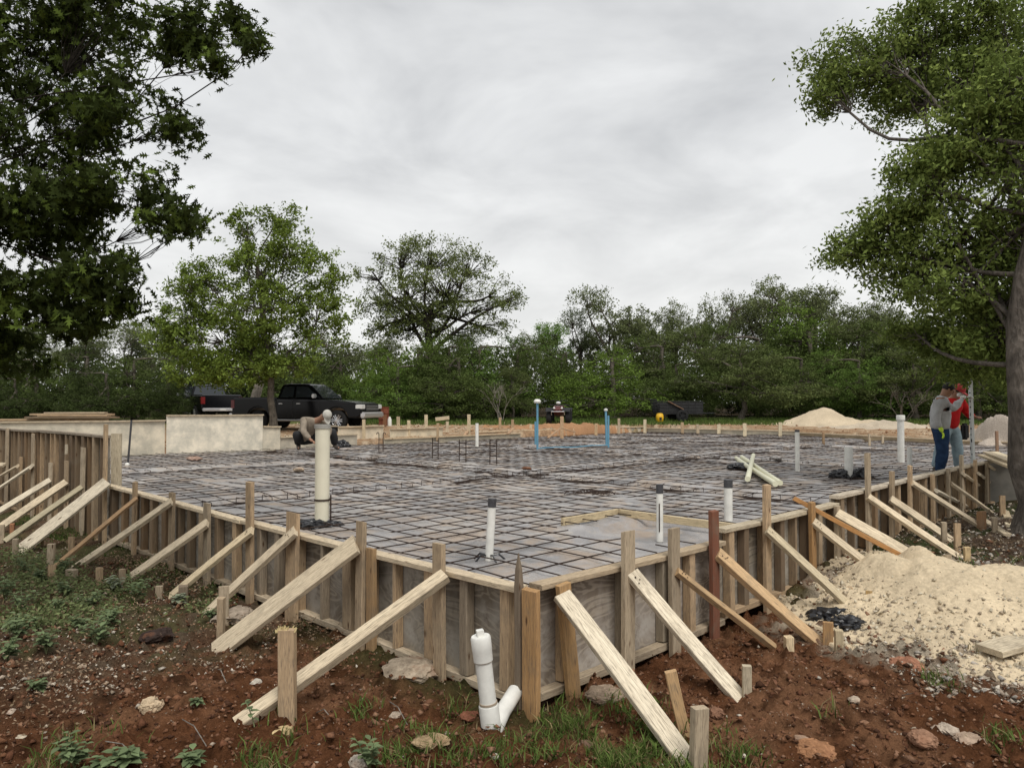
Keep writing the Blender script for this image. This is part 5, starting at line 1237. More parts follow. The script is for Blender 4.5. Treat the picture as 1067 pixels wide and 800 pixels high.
# odds and ends on the mat and the tall wall
for i, (x, y, w, c, lab) in enumerate([(203, 478, 9, (.42, .30, .24), 'pinkish-brown rag lying on the mat before the big pale plywood sheet'), (312, 489, 7, (.46, .38, .29), 'tan rag lying on the mat left of the thick cream pipe'), (549, 488, 6, (.20, .10, .06), 'dark brown clod on the mat in the middle of the slab'),
                                      (352, 476, 5, (.12, .10, .09), 'dark scrap on the mat right of the thick cream pipe'), (808, 477, 8, (.40, .39, .38), 'pale crumpled scrap of sheeting right of the crossed pipes')]):
    b = at_z(x, y, -.02); s = b.y / F; bm = rock_bm(i + 60, w * s, .3); o = bmesh_obj('rag' if 'rag' in lab else 'scrap', bm, ROCK, None, Matrix.Translation(b), False, c); tag(o, lab, 'scrap')
b = at_z(622, 517, -.01); bm = bmesh.new(); RR = random.Random(6)
for k in range(9):
    a0 = RR.uniform(0, 6.28); r_ = RR.uniform(.06, .18); c0 = Vector((RR.uniform(-.2, .2), RR.uniform(-.15, .15), .0))
    tube(bm, [c0 + Vector((r_ * 1.6 * math.cos(a0 + t), r_ * math.sin(a0 + t), .03 + .05 * RR.random())) for t in np.linspace(0, RR.uniform(2.5, 6), 9)], .006, 4)
o = bmesh_obj('wire_bundle', bm, REBAR, None, Matrix.Translation(b)); tag(o, 'tangle of loose tie wire on the mat behind the framed floor opening', 'wire')
q = on_left(69, 463, .15); q2 = on_left(69, 473, .15); o = board('wood_block', q2, q, .075, .03, (.62, .56, .44), up=NL, seg=2); tag(o, 'small pale wood block nailed to the tall left wall', 'block')
# ------------------------------------------------------------------ vehicles
BPAINT = m_plain('black_paint', (.004, .004, .005), .16, 0, .28); GLASS = m_plain('dark_glass', (.02, .025, .03), .05, 0, .8); CHROME = m_plain('chrome', (.62, .62, .63), .3, .7, .5)
TYRE = m_plain('tyre_rubber', (.018, .018, .018), .85, 0, .2); LAMPW = m_plain('lamp_lens', (.62, .62, .60), .15, 0, .7); LAMPR = m_plain('red_lens', (.15, .010, .010), .2, 0, .6); MATTE = m_plain('matte_black', (.02, .02, .021), .7, 0, .3, .3, 8)
def flatten(o): return o
def wheel(parent, T, x, y, r, w, spokes=6, rim=CHROME):
    s = 1 if y > 0 else -1; M = T @ Matrix.Translation((x, y, r)) @ Matrix.Rotation(-s * math.pi / 2, 4, 'X')
    bm = bmesh.new(); lathe(bm, [(r * .62, -w / 2), (r * .9, -w / 2), (r, -w * .36), (r, w * .36), (r * .9, w / 2), (r * .64, w / 2), (r * .60, w * .3)], 30, None); ty = bmesh_obj('wheel', bm, TYRE, parent, M, True)
    bm = bmesh.new(); lathe(bm, [(r * .64, w * .5), (r * .66, w * .42), (r * .57, w * .30), (r * .57, w * .1)], 30); lathe(bm, [(0, w * .46), (r * .15, w * .45), (r * .17, w * .2)], 14)
    for k in range(spokes):
        a = 2 * math.pi * k / spokes; d = Vector((math.cos(a), math.sin(a), 0)); e = Vector((-d.y, d.x, 0))
        for q in (-.5, .5):
            A = d * r * .12 + e * q * r * .12 + Vector((0, 0, w * .40)); B = d * r * .60 + e * q * r * .22 + Vector((0, 0, w * .42)); tube(bm, [A, B], r * .055, 6)
    o = bmesh_obj('rim', bm, rim, ty, M, True)
    bm = bmesh.new(); lathe(bm, [(0, w * .05), (r * .6, w * .05)], 20); bmesh_obj('brake_disc', bm, MATTE, ty, M)
def pickup(p, yaw, label):
    root = empty('pickup_truck', p, yaw); tag(root, label, 'pickup truck'); T = root.matrix_basis.copy()
    W_, hw = 1.98, .99; xr, xf, R_ = -1.75, 1.80, .40
    def arch(cx, r, z0): return [(cx + r * math.cos(a), .40 + r * math.sin(a)) for a in np.linspace(math.pi, 0, 11) if .40 + r * math.sin(a) >= z0 - 1e-6]
    low = .52
    pts = [(-2.98, .62), (-2.98, .70), (-2.96, 1.30), (-2.90, 1.335), (-.92, 1.335), (-.90, 1.26), (1.02, 1.24), (1.30, 1.235), (2.05, 1.18), (2.55, 1.12), (2.78, 1.04), (2.86, .90), (2.88, .62), (2.70, .50)]
    pts += list(reversed([(xf + .50 * math.cos(a), .42 + .50 * math.sin(a)) for a in np.linspace(math.pi - .15, .15, 12)]))
    pts = pts[:14] + [(xf + .50 * math.cos(a), .42 + .50 * math.sin(a)) for a in np.linspace(.17, math.pi - .17, 12)] + [(1.20, .44), (-1.15, .44)] + [(xr + .50 * math.cos(a), .42 + .50 * math.sin(a)) for a in np.linspace(.17, math.pi - .17, 12)] + [(-2.35, .54)]
    bm = bmesh.new(); A, B = extrude_poly(bm, pts, -hw, hw); bmesh.ops.recalc_face_normals(bm, faces=bm.faces)
    bmesh.ops.bevel(bm, geom=[e for e in bm.edges if abs(e.verts[0].co.y - e.verts[1].co.y) < .01], offset=.055, segments=3, affect='EDGES')
    bmesh_obj('body', bm, BPAINT, root, T, True)
    # bed opening
    bm = bmesh.new(); box(bm, (-2.85, -.80, 1.30), (-1.02, .80, 1.3385)); bmesh_obj('bed_liner', bm, MATTE, root, T)
    bm = bmesh.new()      # greenhouse, narrowing upwards
    bot = [(-.92, 1.25), (1.16, 1.22)]; top = [(-.72, 1.86), (-.5, 1.90), (.30, 1.90), (.52, 1.84)]
    prof = [(-.92, 1.24), (-.80, 1.80), (-.68, 1.87), (-.45, 1.895), (.25, 1.89), (.45, 1.85), (1.16, 1.26)]
    wd = {1.24: .90, 1.80: .76, 1.87: .70, 1.895: .66, 1.89: .66, 1.85: .70, 1.26: .88}
    L_ = [bm.verts.new((x, -wd[z], z)) for x, z in prof]; Rr = [bm.verts.new((x, wd[z], z)) for x, z in prof]
    bm.faces.new(L_); bm.faces.new(Rr[::-1])
    for i in range(7): bm.faces.new((L_[i], Rr[i], Rr[(i + 1) % 7], L_[(i + 1) % 7]))
    bmesh.ops.recalc_face_normals(bm, faces=bm.faces); bmesh.ops.bevel(bm, geom=bm.edges[:], offset=.025, segments=2, affect='EDGES'); bmesh_obj('cab', bm, BPAINT, root, T, True)
    def pane(quad, nm, off=.006):
        bm = bmesh.new(); q = [Vector(v) for v in quad]; n = (q[1] - q[0]).cross(q[2] - q[0]).normalized(); c = sum(q, Vector()) / len(q)
        if n.dot(c - Vector((.1, 0, 1.3))) < 0: n = -n
        A = [bm.verts.new(v + n * off) for v in q]; B = [bm.verts.new(v - n * .01) for v in q]
        bm.faces.new(A); bm.faces.new(B[::-1])
        for i in range(len(q)): bm.faces.new((A[i], B[i], B[(i + 1) % len(q)], A[(i + 1) % len(q)]))
        return bmesh_obj(nm, bm, GLASS, root, T)
    for s in (-1, 1):
        Y0 = lambda z: s * (.90 - (.14) * (z - 1.24) / .56 + .002)
        pane([(-.78, Y0(1.34), 1.34), (-.66, Y0(1.76), 1.76), (-.20, Y0(1.78), 1.78), (-.20, Y0(1.34), 1.34)], 'side_window')
        pane([(-.10, Y0(1.34), 1.34), (-.10, Y0(1.78), 1.78), (.40, Y0(1.76), 1.76), (.94, Y0(1.34), 1.34)], 'side_window')
        bm = bmesh.new(); box(bm, (.78, s * .95 if s > 0 else -1.20, 1.30), (.90, 1.20 if s > 0 else -.95, 1.47)); bmesh.ops.bevel(bm, geom=bm.edges[:], offset=.03, segments=2, affect='EDGES'); bmesh_obj('mirror', bm, CHROME, root, T, True)
        bm = bmesh.new(); box(bm, (2.60, s * .96 - .05 * s - (.26 if s > 0 else 0), .86), (2.885, s * .96 - .05 * s + (0.085 if s > 0 else .26) , 1.04)) if s > 0 else box(bm, (2.60, -.995, .86), (2.885, -.65, 1.04)); bmesh.ops.bevel(bm, geom=bm.edges[:], offset=.02, segments=2, affect='EDGES'); bmesh_obj('headlight', bm, LAMPW, root, T, True)
        bm = bmesh.new(); box(bm, (-2.995, s * .90 - .09, .88), (-2.86, s * .90 + .098 * 1, 1.22)) if s > 0 else box(bm, (-2.995, -.998, .88), (-2.84, -.81, 1.22)); bmesh_obj('taillight', bm, LAMPR, root, T)
        for x0 in (-.16, 1.02, -.90):      # door shut lines as thin dark gaskets
            bm = bmesh.new(); box(bm, (x0 - .008, s * .985 if s > 0 else -.993, .52), (x0 + .008, .993 if s > 0 else -.985, 1.22)); bmesh_obj('door_gap', bm, MATTE, root, T)
        for x0 in (.02, -.78):
            bm = bmesh.new(); box(bm, (x0, .99 if s > 0 else -1.02, 1.06), (x0 + .16, 1.02 if s > 0 else -.99, 1.09)); bmesh_obj('door_handle', bm, CHROME, root, T)
        bm = bmesh.new(); tube(bm, [(-1.1, s * 1.02, .40), (1.1, s * 1.02, .40)], .045, 8); bmesh_obj('running_board', bm, CHROME, root, T, True)
        for x in (xr, xf):
            wheel(root, T, x, s * .86, R_, .26)
    pane([(.50, -.66, 1.82), (.50, .66, 1.82), (1.12, .82, 1.30), (1.12, -.82, 1.30)], 'windshield', .012); pane([(-.81, -.66, 1.78), (-.81, .66, 1.78), (-.90, .80, 1.36), (-.90, -.80, 1.36)], 'rear_window', .012)
    bm = bmesh.new(); box(bm, (2.78, -.97, .50), (2.99, .97, .74)); bmesh.ops.bevel(bm, geom=bm.edges[:], offset=.05, segments=3, affect='EDGES'); bmesh_obj('front_bumper', bm, CHROME, root, T, True)
    bm = bmesh.new(); box(bm, (2.80, -.60, .78), (2.90, .60, 1.04)); bmesh_obj('grille', bm, MATTE, root, T)
    gr_ = bmesh.new()
    for z in (.84, .91, .98): box(gr_, (2.90, -.58, z - .012), (2.915, .58, z + .012))
    bmesh_obj('grille_bar', gr_, CHROME, root, T)
    bm = bmesh.new(); box(bm, (-3.14, -.95, .52), (-2.95, .95, .68)); bmesh.ops.bevel(bm, geom=bm.edges[:], offset=.03, segments=2, affect='EDGES'); bmesh_obj('rear_bumper', bm, CHROME, root, T, True)
    bm = bmesh.new(); box(bm, (-2.99, -.78, .74), (-2.975, .78, 1.28)); bmesh_obj('tailgate', bm, BPAINT, root, T)
    bm = bmesh.new(); box(bm, (-3.15, -.15, .55), (-3.143, .15, .66)); bmesh_obj('number_plate', bm, LAMPW, root, T)
    return root
pr_, pf_ = at_Y(279, 440, 31.9), at_Y(366, 440, 31.0); yaw = math.atan2(pf_.y - pr_.y, pf_.x - pr_.x); pm = (pr_ + pf_) / 2 - Vector((.03, 0, 0))
pm.z = float(H(pm.x, pm.y)) + .02
pickup(pm, yaw, 'black pickup truck seen side-on with chrome wheels, parked by the bright green tree')
p2 = at_Y(213, 430, 39.5); p2.z = float(H(p2.x, p2.y)) + .02
pickup(p2, math.radians(128), 'second black pickup seen from behind, half hidden left of the nearer one')
# quad bike
def quad(p, yaw):
    root = empty('quad_bike', p, yaw); tag(root, 'dark red and black quad bike parked before the cedars, facing the slab', 'quad bike'); T = root.matrix_basis.copy()
    for x in (-.62, .62):
        for y in (-.44, .44): wheel(root, T, x, y, .31, .24, 4, MATTE)
    bm = bmesh.new(); extrude_poly(bm, [(-.85, .62), (-.9, .78), (-.5, .84), (-.35, .80), (.1, .86), (.3, .92), (.85, .84), (.98, .66), (.7, .50), (.3, .38), (-.4, .38)], -.22, .22)
    bmesh.ops.recalc_face_normals(bm, faces=bm.faces); bmesh.ops.bevel(bm, geom=bm.edges[:], offset=.04, segments=2, affect='EDGES'); bmesh_obj('body', bm, m_plain('dark_red_plastic', (.10, .014, .012), .3), root, T, True)
    for x in (-.62, .62):
        for s in (-1, 1):
            bm = bmesh.new(); extrude_poly(bm, [(x - .38, .60), (x - .28, .72), (x, .77), (x + .28, .72), (x + .38, .60), (x + .26, .67), (x, .71), (x - .26, .67)], s * .20, s * .58); bmesh_obj('fender', bm, MATTE, root, T)
    bm = bmesh.new(); box(bm, (-.55, -.17, .80), (.08, .17, .92)); bmesh.ops.bevel(bm, geom=bm.edges[:], offset=.05, segments=3, affect='EDGES'); bmesh_obj('seat', bm, MATTE, root, T, True)
    bm = bmesh.new(); tube(bm, [(.25, 0, .85), (.18, 0, 1.08)], .03, 8); tube(bm, [(.05, -.40, 1.10), (.18, -.2, 1.12), (.2, 0, 1.08), (.18, .2, 1.12), (.05, .40, 1.10)], .02, 8); bmesh_obj('handlebar', bm, MATTE, root, T)
    for x0, x1 in ((.45, .95), (-.95, -.45)):
        bm = bmesh.new()
        for y in (-.35, -.12, .12, .35): tube(bm, [(x0, y, .90), (x1, y, .90)], .014, 6)
        for x in (x0, x1): tube(bm, [(x, -.42, .90), (x, .42, .90)], .016, 6)
        bmesh_obj('rack', bm, MATTE, root, T)
    bm = bmesh.new(); bmesh.ops.create_icosphere(bm, subdivisions=2, radius=.10, matrix=Matrix.Translation((.7, 0, 1.0)) @ Matrix.Diagonal((.9, 1.2, .7, 1))); bmesh_obj('rack_bag', bm, LAMPW, root, T, True)
    for y in (-.18, .18):
        bm = bmesh.new(); bmesh.ops.create_icosphere(bm, subdivisions=2, radius=.06, matrix=Matrix.Translation((.95, y, .76))); bmesh_obj('headlight', bm, LAMPW, root, T, True)
    bm = bmesh.new(); tube(bm, [(.95, -.3, .45), (1.05, -.3, .6), (1.05, .3, .6), (.95, .3, .45)], .022, 8); bmesh_obj('bull_bar', bm, CHROME, root, T)
p = at_Y(583, 437, 36); p.z = float(H(p.x, p.y)) + .02; quad(p, math.radians(-98))
# trailer
p = at_Y(706, 438, 38.6); p.z = float(H(p.x, p.y)) + .02; root = empty('utility_trailer', p, math.radians(3)); tag(root, 'small black mesh-sided trailer parked under the cedars behind the yellow jug', 'trailer'); T = root.matrix_basis.copy()
bm = bmesh.new(); box(bm, (-1.1, -.7, .38), (1.1, .7, .46)); bmesh_obj('deck', bm, MATTE, root, T)
for y in (-.7, .7):
    bm = bmesh.new()
    for x in np.linspace(-1.1, 1.1, 7): tube(bm, [(x, y, .46), (x, y, 1.02)], .025, 6)
    for z in (.58, .72, .87, 1.02): tube(bm, [(-1.1, y, z), (1.1, y, z)], .022, 6)
    bmesh_obj('side_rail', bm, MATTE, root, T)
    bm = bmesh.new(); box(bm, (-1.1, y * 1.0 - .008, .47), (1.1, y * 1.0 + .008, .98)); bmesh_obj('side_panel', bm, MATTE, root, T)
bm = bmesh.new()
for y in np.linspace(-.65, .65, 6): tube(bm, [(-1.1, y, .46), (-1.28, y, 1.15)], .022, 6)
for k in range(5): tube(bm, [(-1.1 - .036 * k * 1.1, -.67, .5 + .15 * k), (-1.1 - .036 * k * 1.1, .67, .5 + .15 * k)], .02, 6)
bmesh_obj('ramp_gate', bm, MATTE, root, T)
bm = bmesh.new(); tube(bm, [(1.1, -.4, .42), (1.9, 0, .42), (1.1, .4, .42)], .035, 8); bmesh_obj('drawbar', bm, MATTE, root, T)
for y in (-.85, .85): wheel(root, T, 0, y, .30, .18, 5, MATTE)
for k in range(2):
    bm = bmesh.new(); box(bm, (-.95 + k * 1.0, -.6, .46), (-.15 + k * 1.05, .6, .85 - k * .12)); bmesh.ops.bevel(bm, geom=bm.edges[:], offset=.08, segments=3, affect='EDGES'); o = bmesh_obj('storage_crate', bm, MATTE, None, T, True); tag(o, 'black crate sitting in the %s half of the trailer' % ['left', 'right'][k], 'crate')
b0 = T @ Vector((-.7, -.75, 1.05)); b1 = T @ Vector((.1, -.78, .62)); o = board('loose_board', b0, b1, .10, .04, (.22, .13, .09)); tag(o, 'brown board leaning on the side of the black trailer', 'board')
# yellow jug
p = at_Y(687.5, 440, 37.0); p.z = float(H(p.x, p.y)); root = empty('water_jug', p); tag(root, 'round yellow water jug with dark spigot standing in front of the black trailer', 'water jug'); T = root.matrix_basis.copy()
YEL = m_plain('yellow_plastic', (.72, .42, .015), .4)
bm = bmesh.new(); lathe(bm, [(0, .05), (.13, .05), (.17, .12), (.19, .28), (.18, .40), (.15, .44)], 20); bmesh_obj('jug_body', bm, YEL, root, T, True)
bm = bmesh.new(); lathe(bm, [(.16, .44), (.15, .48), (.05, .50), (0, .50)], 20); bmesh_obj('lid', bm, YEL, root, T, True)
bm = bmesh.new(); box(bm, (-.05, -.215, .16), (.06, -.17, .30)); bmesh_obj('spigot', bm, MATTE, root, T)
# rusty drum and small white can
p = at_Y(400, 436, 35); p.z = float(H(p.x, p.y)); root = empty('rusty_drum', p); tag(root, 'rusty red-brown drum standing just right of the pickup nose', 'drum'); T = root.matrix_basis.copy()
bm = bmesh.new(); lathe(bm, [(0, 0), (.24, 0), (.25, .02), (.24, .04), (.24, .28), (.255, .30), (.24, .32), (.24, .56), (.255, .58), (.24, .60), (.24, .84), (.25, .87), (.22, .87), (.22, .80), (0, .80)], 24); bmesh_obj('drum_shell', bm, m_plain('rust', (.17, .055, .03), .85, .2, .3, .45, 9), root, T, True)
p = at_Y(406, 435, 34.6); p.z = float(H(p.x, p.y)); bm = bmesh.new(); lathe(bm, [(0, 0), (.09, 0), (.09, .30), (.05, .38), (.05, .42), (0, .42)], 14); o = bmesh_obj('plastic_can', bm, PVC, None, Matrix.Translation(p), True); tag(o, 'small white can standing right of the rusty drum', 'can')

# ------------------------------------------------------------------ people
SKINM = m_plain('skin', (.30, .16, .10), .6, 0, .4); GREYS = m_plain('grey_cotton', (.40, .40, .395), .9, 0, .1, .12, 14, .5); JEANS = m_plain('dark_denim', (.020, .040, .085), .9, 0, .1, .35, 10, .4); LJEANS = m_plain('light_denim', (.24, .31, .34), .9, 0, .1, .25, 9, .4)
REDS = m_plain('red_cotton', (.42, .018, .018), .85, 0, .1, .2, 9, .4); HAIR = m_plain('black_hair', (.012, .010, .009), .6, 0, .3, .4, 60, .5); TANS = m_plain('tan_cloth', (.24, .20, .155), .9, 0, .1, .25, 9, .4); CAPM = m_plain('pale_cap', (.45, .43, .38), .85, 0, .1, .15, 20); GLOVEY = m_plain('lime_glove', (.50, .70, .04), .7); GLOVEW = m_plain('white_glove', (.66, .66, .62), .8); BOOT = m_plain('boot_leather', (.06, .045, .035), .7)
def skin(name, pts, edges, mat, parent, T, root_i=0, sub=1, sx=None):
    me = bpy.data.meshes.new(name); me.from_pydata([tuple(p[:3]) for p in pts], edges, []); o = link(name, me, mat, parent, T)
    md = o.modifiers.new('skin', 'SKIN'); md.use_smooth_shade = True
    sv = me.skin_vertices[0].data
    for i, p in enumerate(pts):
        r = p[3]; sv[i].radius = (r, r) if not hasattr(r, '__len__') else r
        sv[i].use_root = False
    seen = set()
    adj = {i: set() for i in range(len(pts))}
    for a, b in edges: adj[a].add(b); adj[b].add(a)
    for s in [root_i] + list(range(len(pts))):
        if s in seen: continue
        sv[s].use_root = True; st = [s]
        while st:
            q = st.pop()
            if q in seen: continue
            seen.add(q); st += list(adj[q])
    ms = o.modifiers.new('sub', 'SUBSURF'); ms.levels = ms.render_levels = sub + 1
    return o
def chain(pts, edges, seq, start=None):
    i0 = start
    for p in seq:
        pts.append(p); i = len(pts) - 1
        if i0 is not None: edges.append((i0, i))
        i0 = i
    return i0
def person(loc, yaw, J, label, shirt, pants, glove=None, cap=None, hair=True, capcol=None, extra=None, name='person'):
    """J: joints in metres, person space (x forward, y left, z up)"""
    root = empty(name, loc, yaw); tag(root, label, 'person'); T = root.matrix_basis.copy()
    V = lambda k: Vector(J[k]); bk = J.get('bulk', 1.0)
    pts, E = [], []
    def P(v, r): return (v.x, v.y, v.z, tuple(q * bk for q in r) if hasattr(r, '__len__') else r * bk)
    pel = chain(pts, E, [P(V('pelvis'), (.13, .11))])
    ch = chain(pts, E, [P(V('pelvis').lerp(V('chest'), .45), (.125, .10)), P(V('chest'), (.15, .115))], pel)
    nk = chain(pts, E, [P(V('neck'), .058)], ch)
    hd = V('head'); hx = (hd - V('neck')).normalized(); fw = Vector(J['look']).normalized()
    chain(pts, E, [P(hd - hx * .05, (.080, .090)), P(hd + hx * .04, (.096, .108)), P(hd + hx * .10, (.075, .088))], nk)
    for s in ('l', 'r'):
        sh, el, wr = V('sh' + s), V('el' + s), V('wr' + s)
        i = chain(pts, E, [P(sh, .062), P(sh.lerp(el, .5), .050), P(el, .042), P(el.lerp(wr, .35), .040), P(wr, .028)], ch)
        hdv = (V('ha' + s) - wr); pl_ = wr + hdv * .55; chain(pts, E, [P(pl_, (.038, .026))], i)
        # fingers, rooted in the palm
        d = hdv.normalized(); side = d.cross(Vector((0, 0, 1)) if abs(d.z) < .8 else Vector((1, 0, 0))).normalized(); cur = side.cross(d) * (1 if J.get('curl' + s, 1) > 0 else -1)
        for k, (o_, L) in enumerate(((-.030, .068), (-.010, .078), (.010, .074), (.028, .058))):
            a = pl_ + side * o_ * .7; b_ = pl_ + side * o_ + d * .04; c = b_ + d * L * .45 - cur * .012; e = c + d * L * .3 - cur * .028
            chain(pts, E, [P(a, .009), P(b_, .0095), P(c, .009), P(e, .0075)])
        a = pl_ - d * .01; chain(pts, E, [P(a, .010), P(a - side * .042 + d * .015, .011), P(a - side * .055 + d * .05 - cur * .01, .009)])
        hp_, kn, an = V('hp' + s), V('kn' + s), V('an' + s)
        i = chain(pts, E, [P(hp_, .090), P(hp_.lerp(kn, .5), .075), P(kn, .055), P(kn.lerp(an, .35), .055), P(an, .038)], pel)
        fo = V('to' + s) - an; chain(pts, E, [P(an + fo * .4 + Vector((0, 0, -.02)), .036), P(V('to' + s), .028)], i)
    skin('body', pts, E, SKINM, root, T)
    # shirt
    pts, E = [], []
    a = chain(pts, E, [P(V('pelvis') + (V('chest') - V('pelvis')).normalized() * -.12, (.235, .19))]); a = chain(pts, E, [P(V('pelvis').lerp(V('chest'), .3), (.225, .185)), P(V('pelvis').lerp(V('chest'), .7), (.235, .195)), P(V('chest'), (.235, .20))], a)
    chain(pts, E, [P(V('chest').lerp(V('neck'), .75), .085)], a)
    for s in ('l', 'r'):
        sh, el, wr = V('sh' + s), V('el' + s), V('wr' + s)
        chain(pts, E, [P(sh, .10), P(sh.lerp(el, .5), .085), P(el, .074), P(el.lerp(wr, .5), .064), P(el.lerp(wr, .92), .048)], a)
    o = skin('shirt', pts, E, shirt, root, T)
    tx = bpy.data.textures.get('folds') or bpy.data.textures.new('folds', 'CLOUDS'); tx.noise_scale = .13; dm = o.modifiers.new('folds', 'DISPLACE'); dm.texture = tx; dm.strength = .05; dm.mid_level = .5
    pts, E = [], []
    a = chain(pts, E, [P(V('pelvis') + Vector((0, 0, .06)), (.160, .125)), P(V('pelvis'), (.165, .13))])
    for s in ('l', 'r'):
        hp_, kn, an = V('hp' + s), V('kn' + s), V('an' + s)
        chain(pts, E, [P(hp_, .145), P(hp_.lerp(kn, .5), .128), P(kn, .108), P(kn.lerp(an, .4), .10), P(an + Vector((0, 0, .02)), .076)], a)
    o = skin('trousers', pts, E, pants, root, T, 1); dm = o.modifiers.new('folds', 'DISPLACE'); dm.texture = tx; dm.strength = .04; dm.mid_level = .5
    for s in ('l', 'r'):
        an, to = V('an' + s), V('to' + s); pts, E = [], []
        chain(pts, E, [P(an + Vector((0, 0, .06)), .052), P(an + Vector((0, 0, -.02)), .052), P(an.lerp(to, .5) + Vector((0, 0, -.03)), .048), P(to, .040)]); skin('boot', pts, E, BOOT, root, T)
        if glove and glove.get(s):
            wr, ha = V('wr' + s), V('ha' + s); d = (ha - wr); dn = d.normalized(); side = dn.cross(Vector((0, 0, 1)) if abs(dn.z) < .8 else Vector((1, 0, 0))).normalized(); pts, E = [], []
            cur = side.cross(dn); pl_ = wr + d * .5
            chain(pts, E, [P(wr - dn * .05, .044), P(wr, .038), P(pl_, (.048, .034))])
            for k, (o_, L) in enumerate(((-.034, .070), (-.011, .082), (.012, .078), (.034, .062))):
                a = pl_ + side * o_ * .7; b_ = pl_ + side * o_ + dn * .045; c = b_ + dn * L * .45 - cur * .014; e = c + dn * L * .3 - cur * .03
                chain(pts, E, [P(a, .013), P(b_, .014), P(c, .013), P(e, .011)])
            a = pl_ - dn * .01; chain(pts, E, [P(a, .014), P(a - side * .05 + dn * .015, .015), P(a - side * .065 + dn * .05, .012)])
            skin('glove', pts, E, glove[s], root, T)
    # head details
    up_ = hx; sd = up_.cross(fw).normalized(); fw = sd.cross(up_).normalized(); Mh = Matrix(((fw.x, sd.x, up_.x, hd.x), (fw.y, sd.y, up_.y, hd.y), (fw.z, sd.z, up_.z, hd.z), (0, 0, 0, 1))) @ Matrix.Scale(J.get('bulk', 1.0), 4)
    bm = bmesh.new(); bmesh.ops.create_icosphere(bm, subdivisions=3, radius=1, matrix=Matrix.Translation((-.004, 0, .03)) @ Matrix.Diagonal((.104, .088, .118, 1)))
    bmesh_obj('face', bm, SKINM, root, T @ Mh, True) if False else bm.free()
    bm = bmesh.new(); bmesh.ops.create_icosphere(bm, subdivisions=1, radius=1, matrix=Matrix.Translation((.098, 0, .0)) @ Matrix.Diagonal((.024, .014, .026, 1))); bmesh_obj('nose', bm, SKINM, root, T @ Mh, True)
    for s in (-1, 1):
        bm = bmesh.new(); bmesh.ops.create_icosphere(bm, subdivisions=1, radius=.012, matrix=Matrix.Translation((.086, s * .032, .028))); bmesh_obj('eye', bm, HAIR, root, T @ Mh, True)
        bm = bmesh.new(); bmesh.ops.create_icosphere(bm, subdivisions=1, radius=1, matrix=Matrix.Translation((-.005, s * .088, .01)) @ Matrix.Diagonal((.020, .010, .032, 1))); bmesh_obj('ear', bm, SKINM, root, T @ Mh, True)
    bm = bmesh.new(); box(bm, (.082, -.026, -.045), (.090, .026, -.038)); bmesh_obj('mouth', bm, m_plain('lip', (.16, .06, .05), .6) if 'lip' not in bpy.data.materials else bpy.data.materials['lip'], root, T @ Mh)
    if hair:
        bm = bmesh.new(); bmesh.ops.create_icosphere(bm, subdivisions=3, radius=1, matrix=Matrix.Translation((-.012, 0, .05)) @ Matrix.Diagonal((.105, .094, .098, 1)))
        for v in list(bm.verts):
            if v.co.x > .055 and v.co.z < .075: v.co.x = .055
            if v.co.z < -.02: v.co.z = -.02
        bmesh_obj('hair', bm, HAIR, root, T @ Mh, True)
    if cap:
        bm = bmesh.new(); lathe(bm, [(.108, .045), (.110, .08), (.098, .125), (.06, .158), (0, .168)], 22)
        for v in bm.verts: v.co.y *= .90
        bmesh_obj('cap', bm, cap, root, T @ Mh, True)
        bm = bmesh.new(); n = 10; A = [bm.verts.new((.06 + .15 * math.sin(math.pi * k / n) * 1.0, .085 * math.cos(math.pi * k / n), .052 - .012 * math.sin(math.pi * k / n))) for k in range(n + 1)]; B = [bm.verts.new(v.co + Vector((0, 0, .008))) for v in A]
        bm.faces.new(A); bm.faces.new(B[::-1])
        for k in range(n + 1): bm.faces.new((A[k], B[k], B[(k + 1) % (n + 1)], A[(k + 1) % (n + 1)]))
        bmesh_obj('cap_brim', bm, cap, root, T @ Mh)
    return root, T
# standing man in grey: faces right, one arm out to the staff, head bowed
fy = 13.7; fx = (979 - CX0) / F * fy
STAFF = at_Y(1014, 478, 13.95)
root1_yaw = math.radians(-22)
loc1 = Vector((fx, fy, -.07)); Mi = (Matrix.Translation(loc1) @ Matrix.Rotation(root1_yaw, 4, 'Z')).inverted()
grip = Mi @ at_Y(1009.5, 413, 13.93)
J1 = dict(pelvis=(0, 0, .96), chest=(.02, 0, 1.33), neck=(.06, 0, 1.50), head=(.13, 0, 1.605), look=(1, .1, -.75), shl=(.04, .19, 1.42), shr=(.0, -.19, 1.42), elr=(-.10, -.26, 1.14), wrr=(-.02, -.27, .90), har=(.02, -.27, .80),
          ell=(.24, .22, 1.26), wrl=tuple(grip - Vector((.09, 0, .02))), hal=tuple(grip + Vector((.02, 0, .0))), hpl=(0, .10, .90), hpr=(0, -.10, .90), knl=(.06, .12, .49), knr=(.02, -.12, .49), anl=(.0, .13, .09), anr=(-.05, -.12, .09), tol=(.16, .15, .035), tor=(.12, -.13, .035))
person(loc1, root1_yaw, J1, 'man in a long grey sweatshirt and dark jeans with a lime glove, head bowed', GREYS, JEANS, {'l': GLOVEW, 'r': GLOVEY})
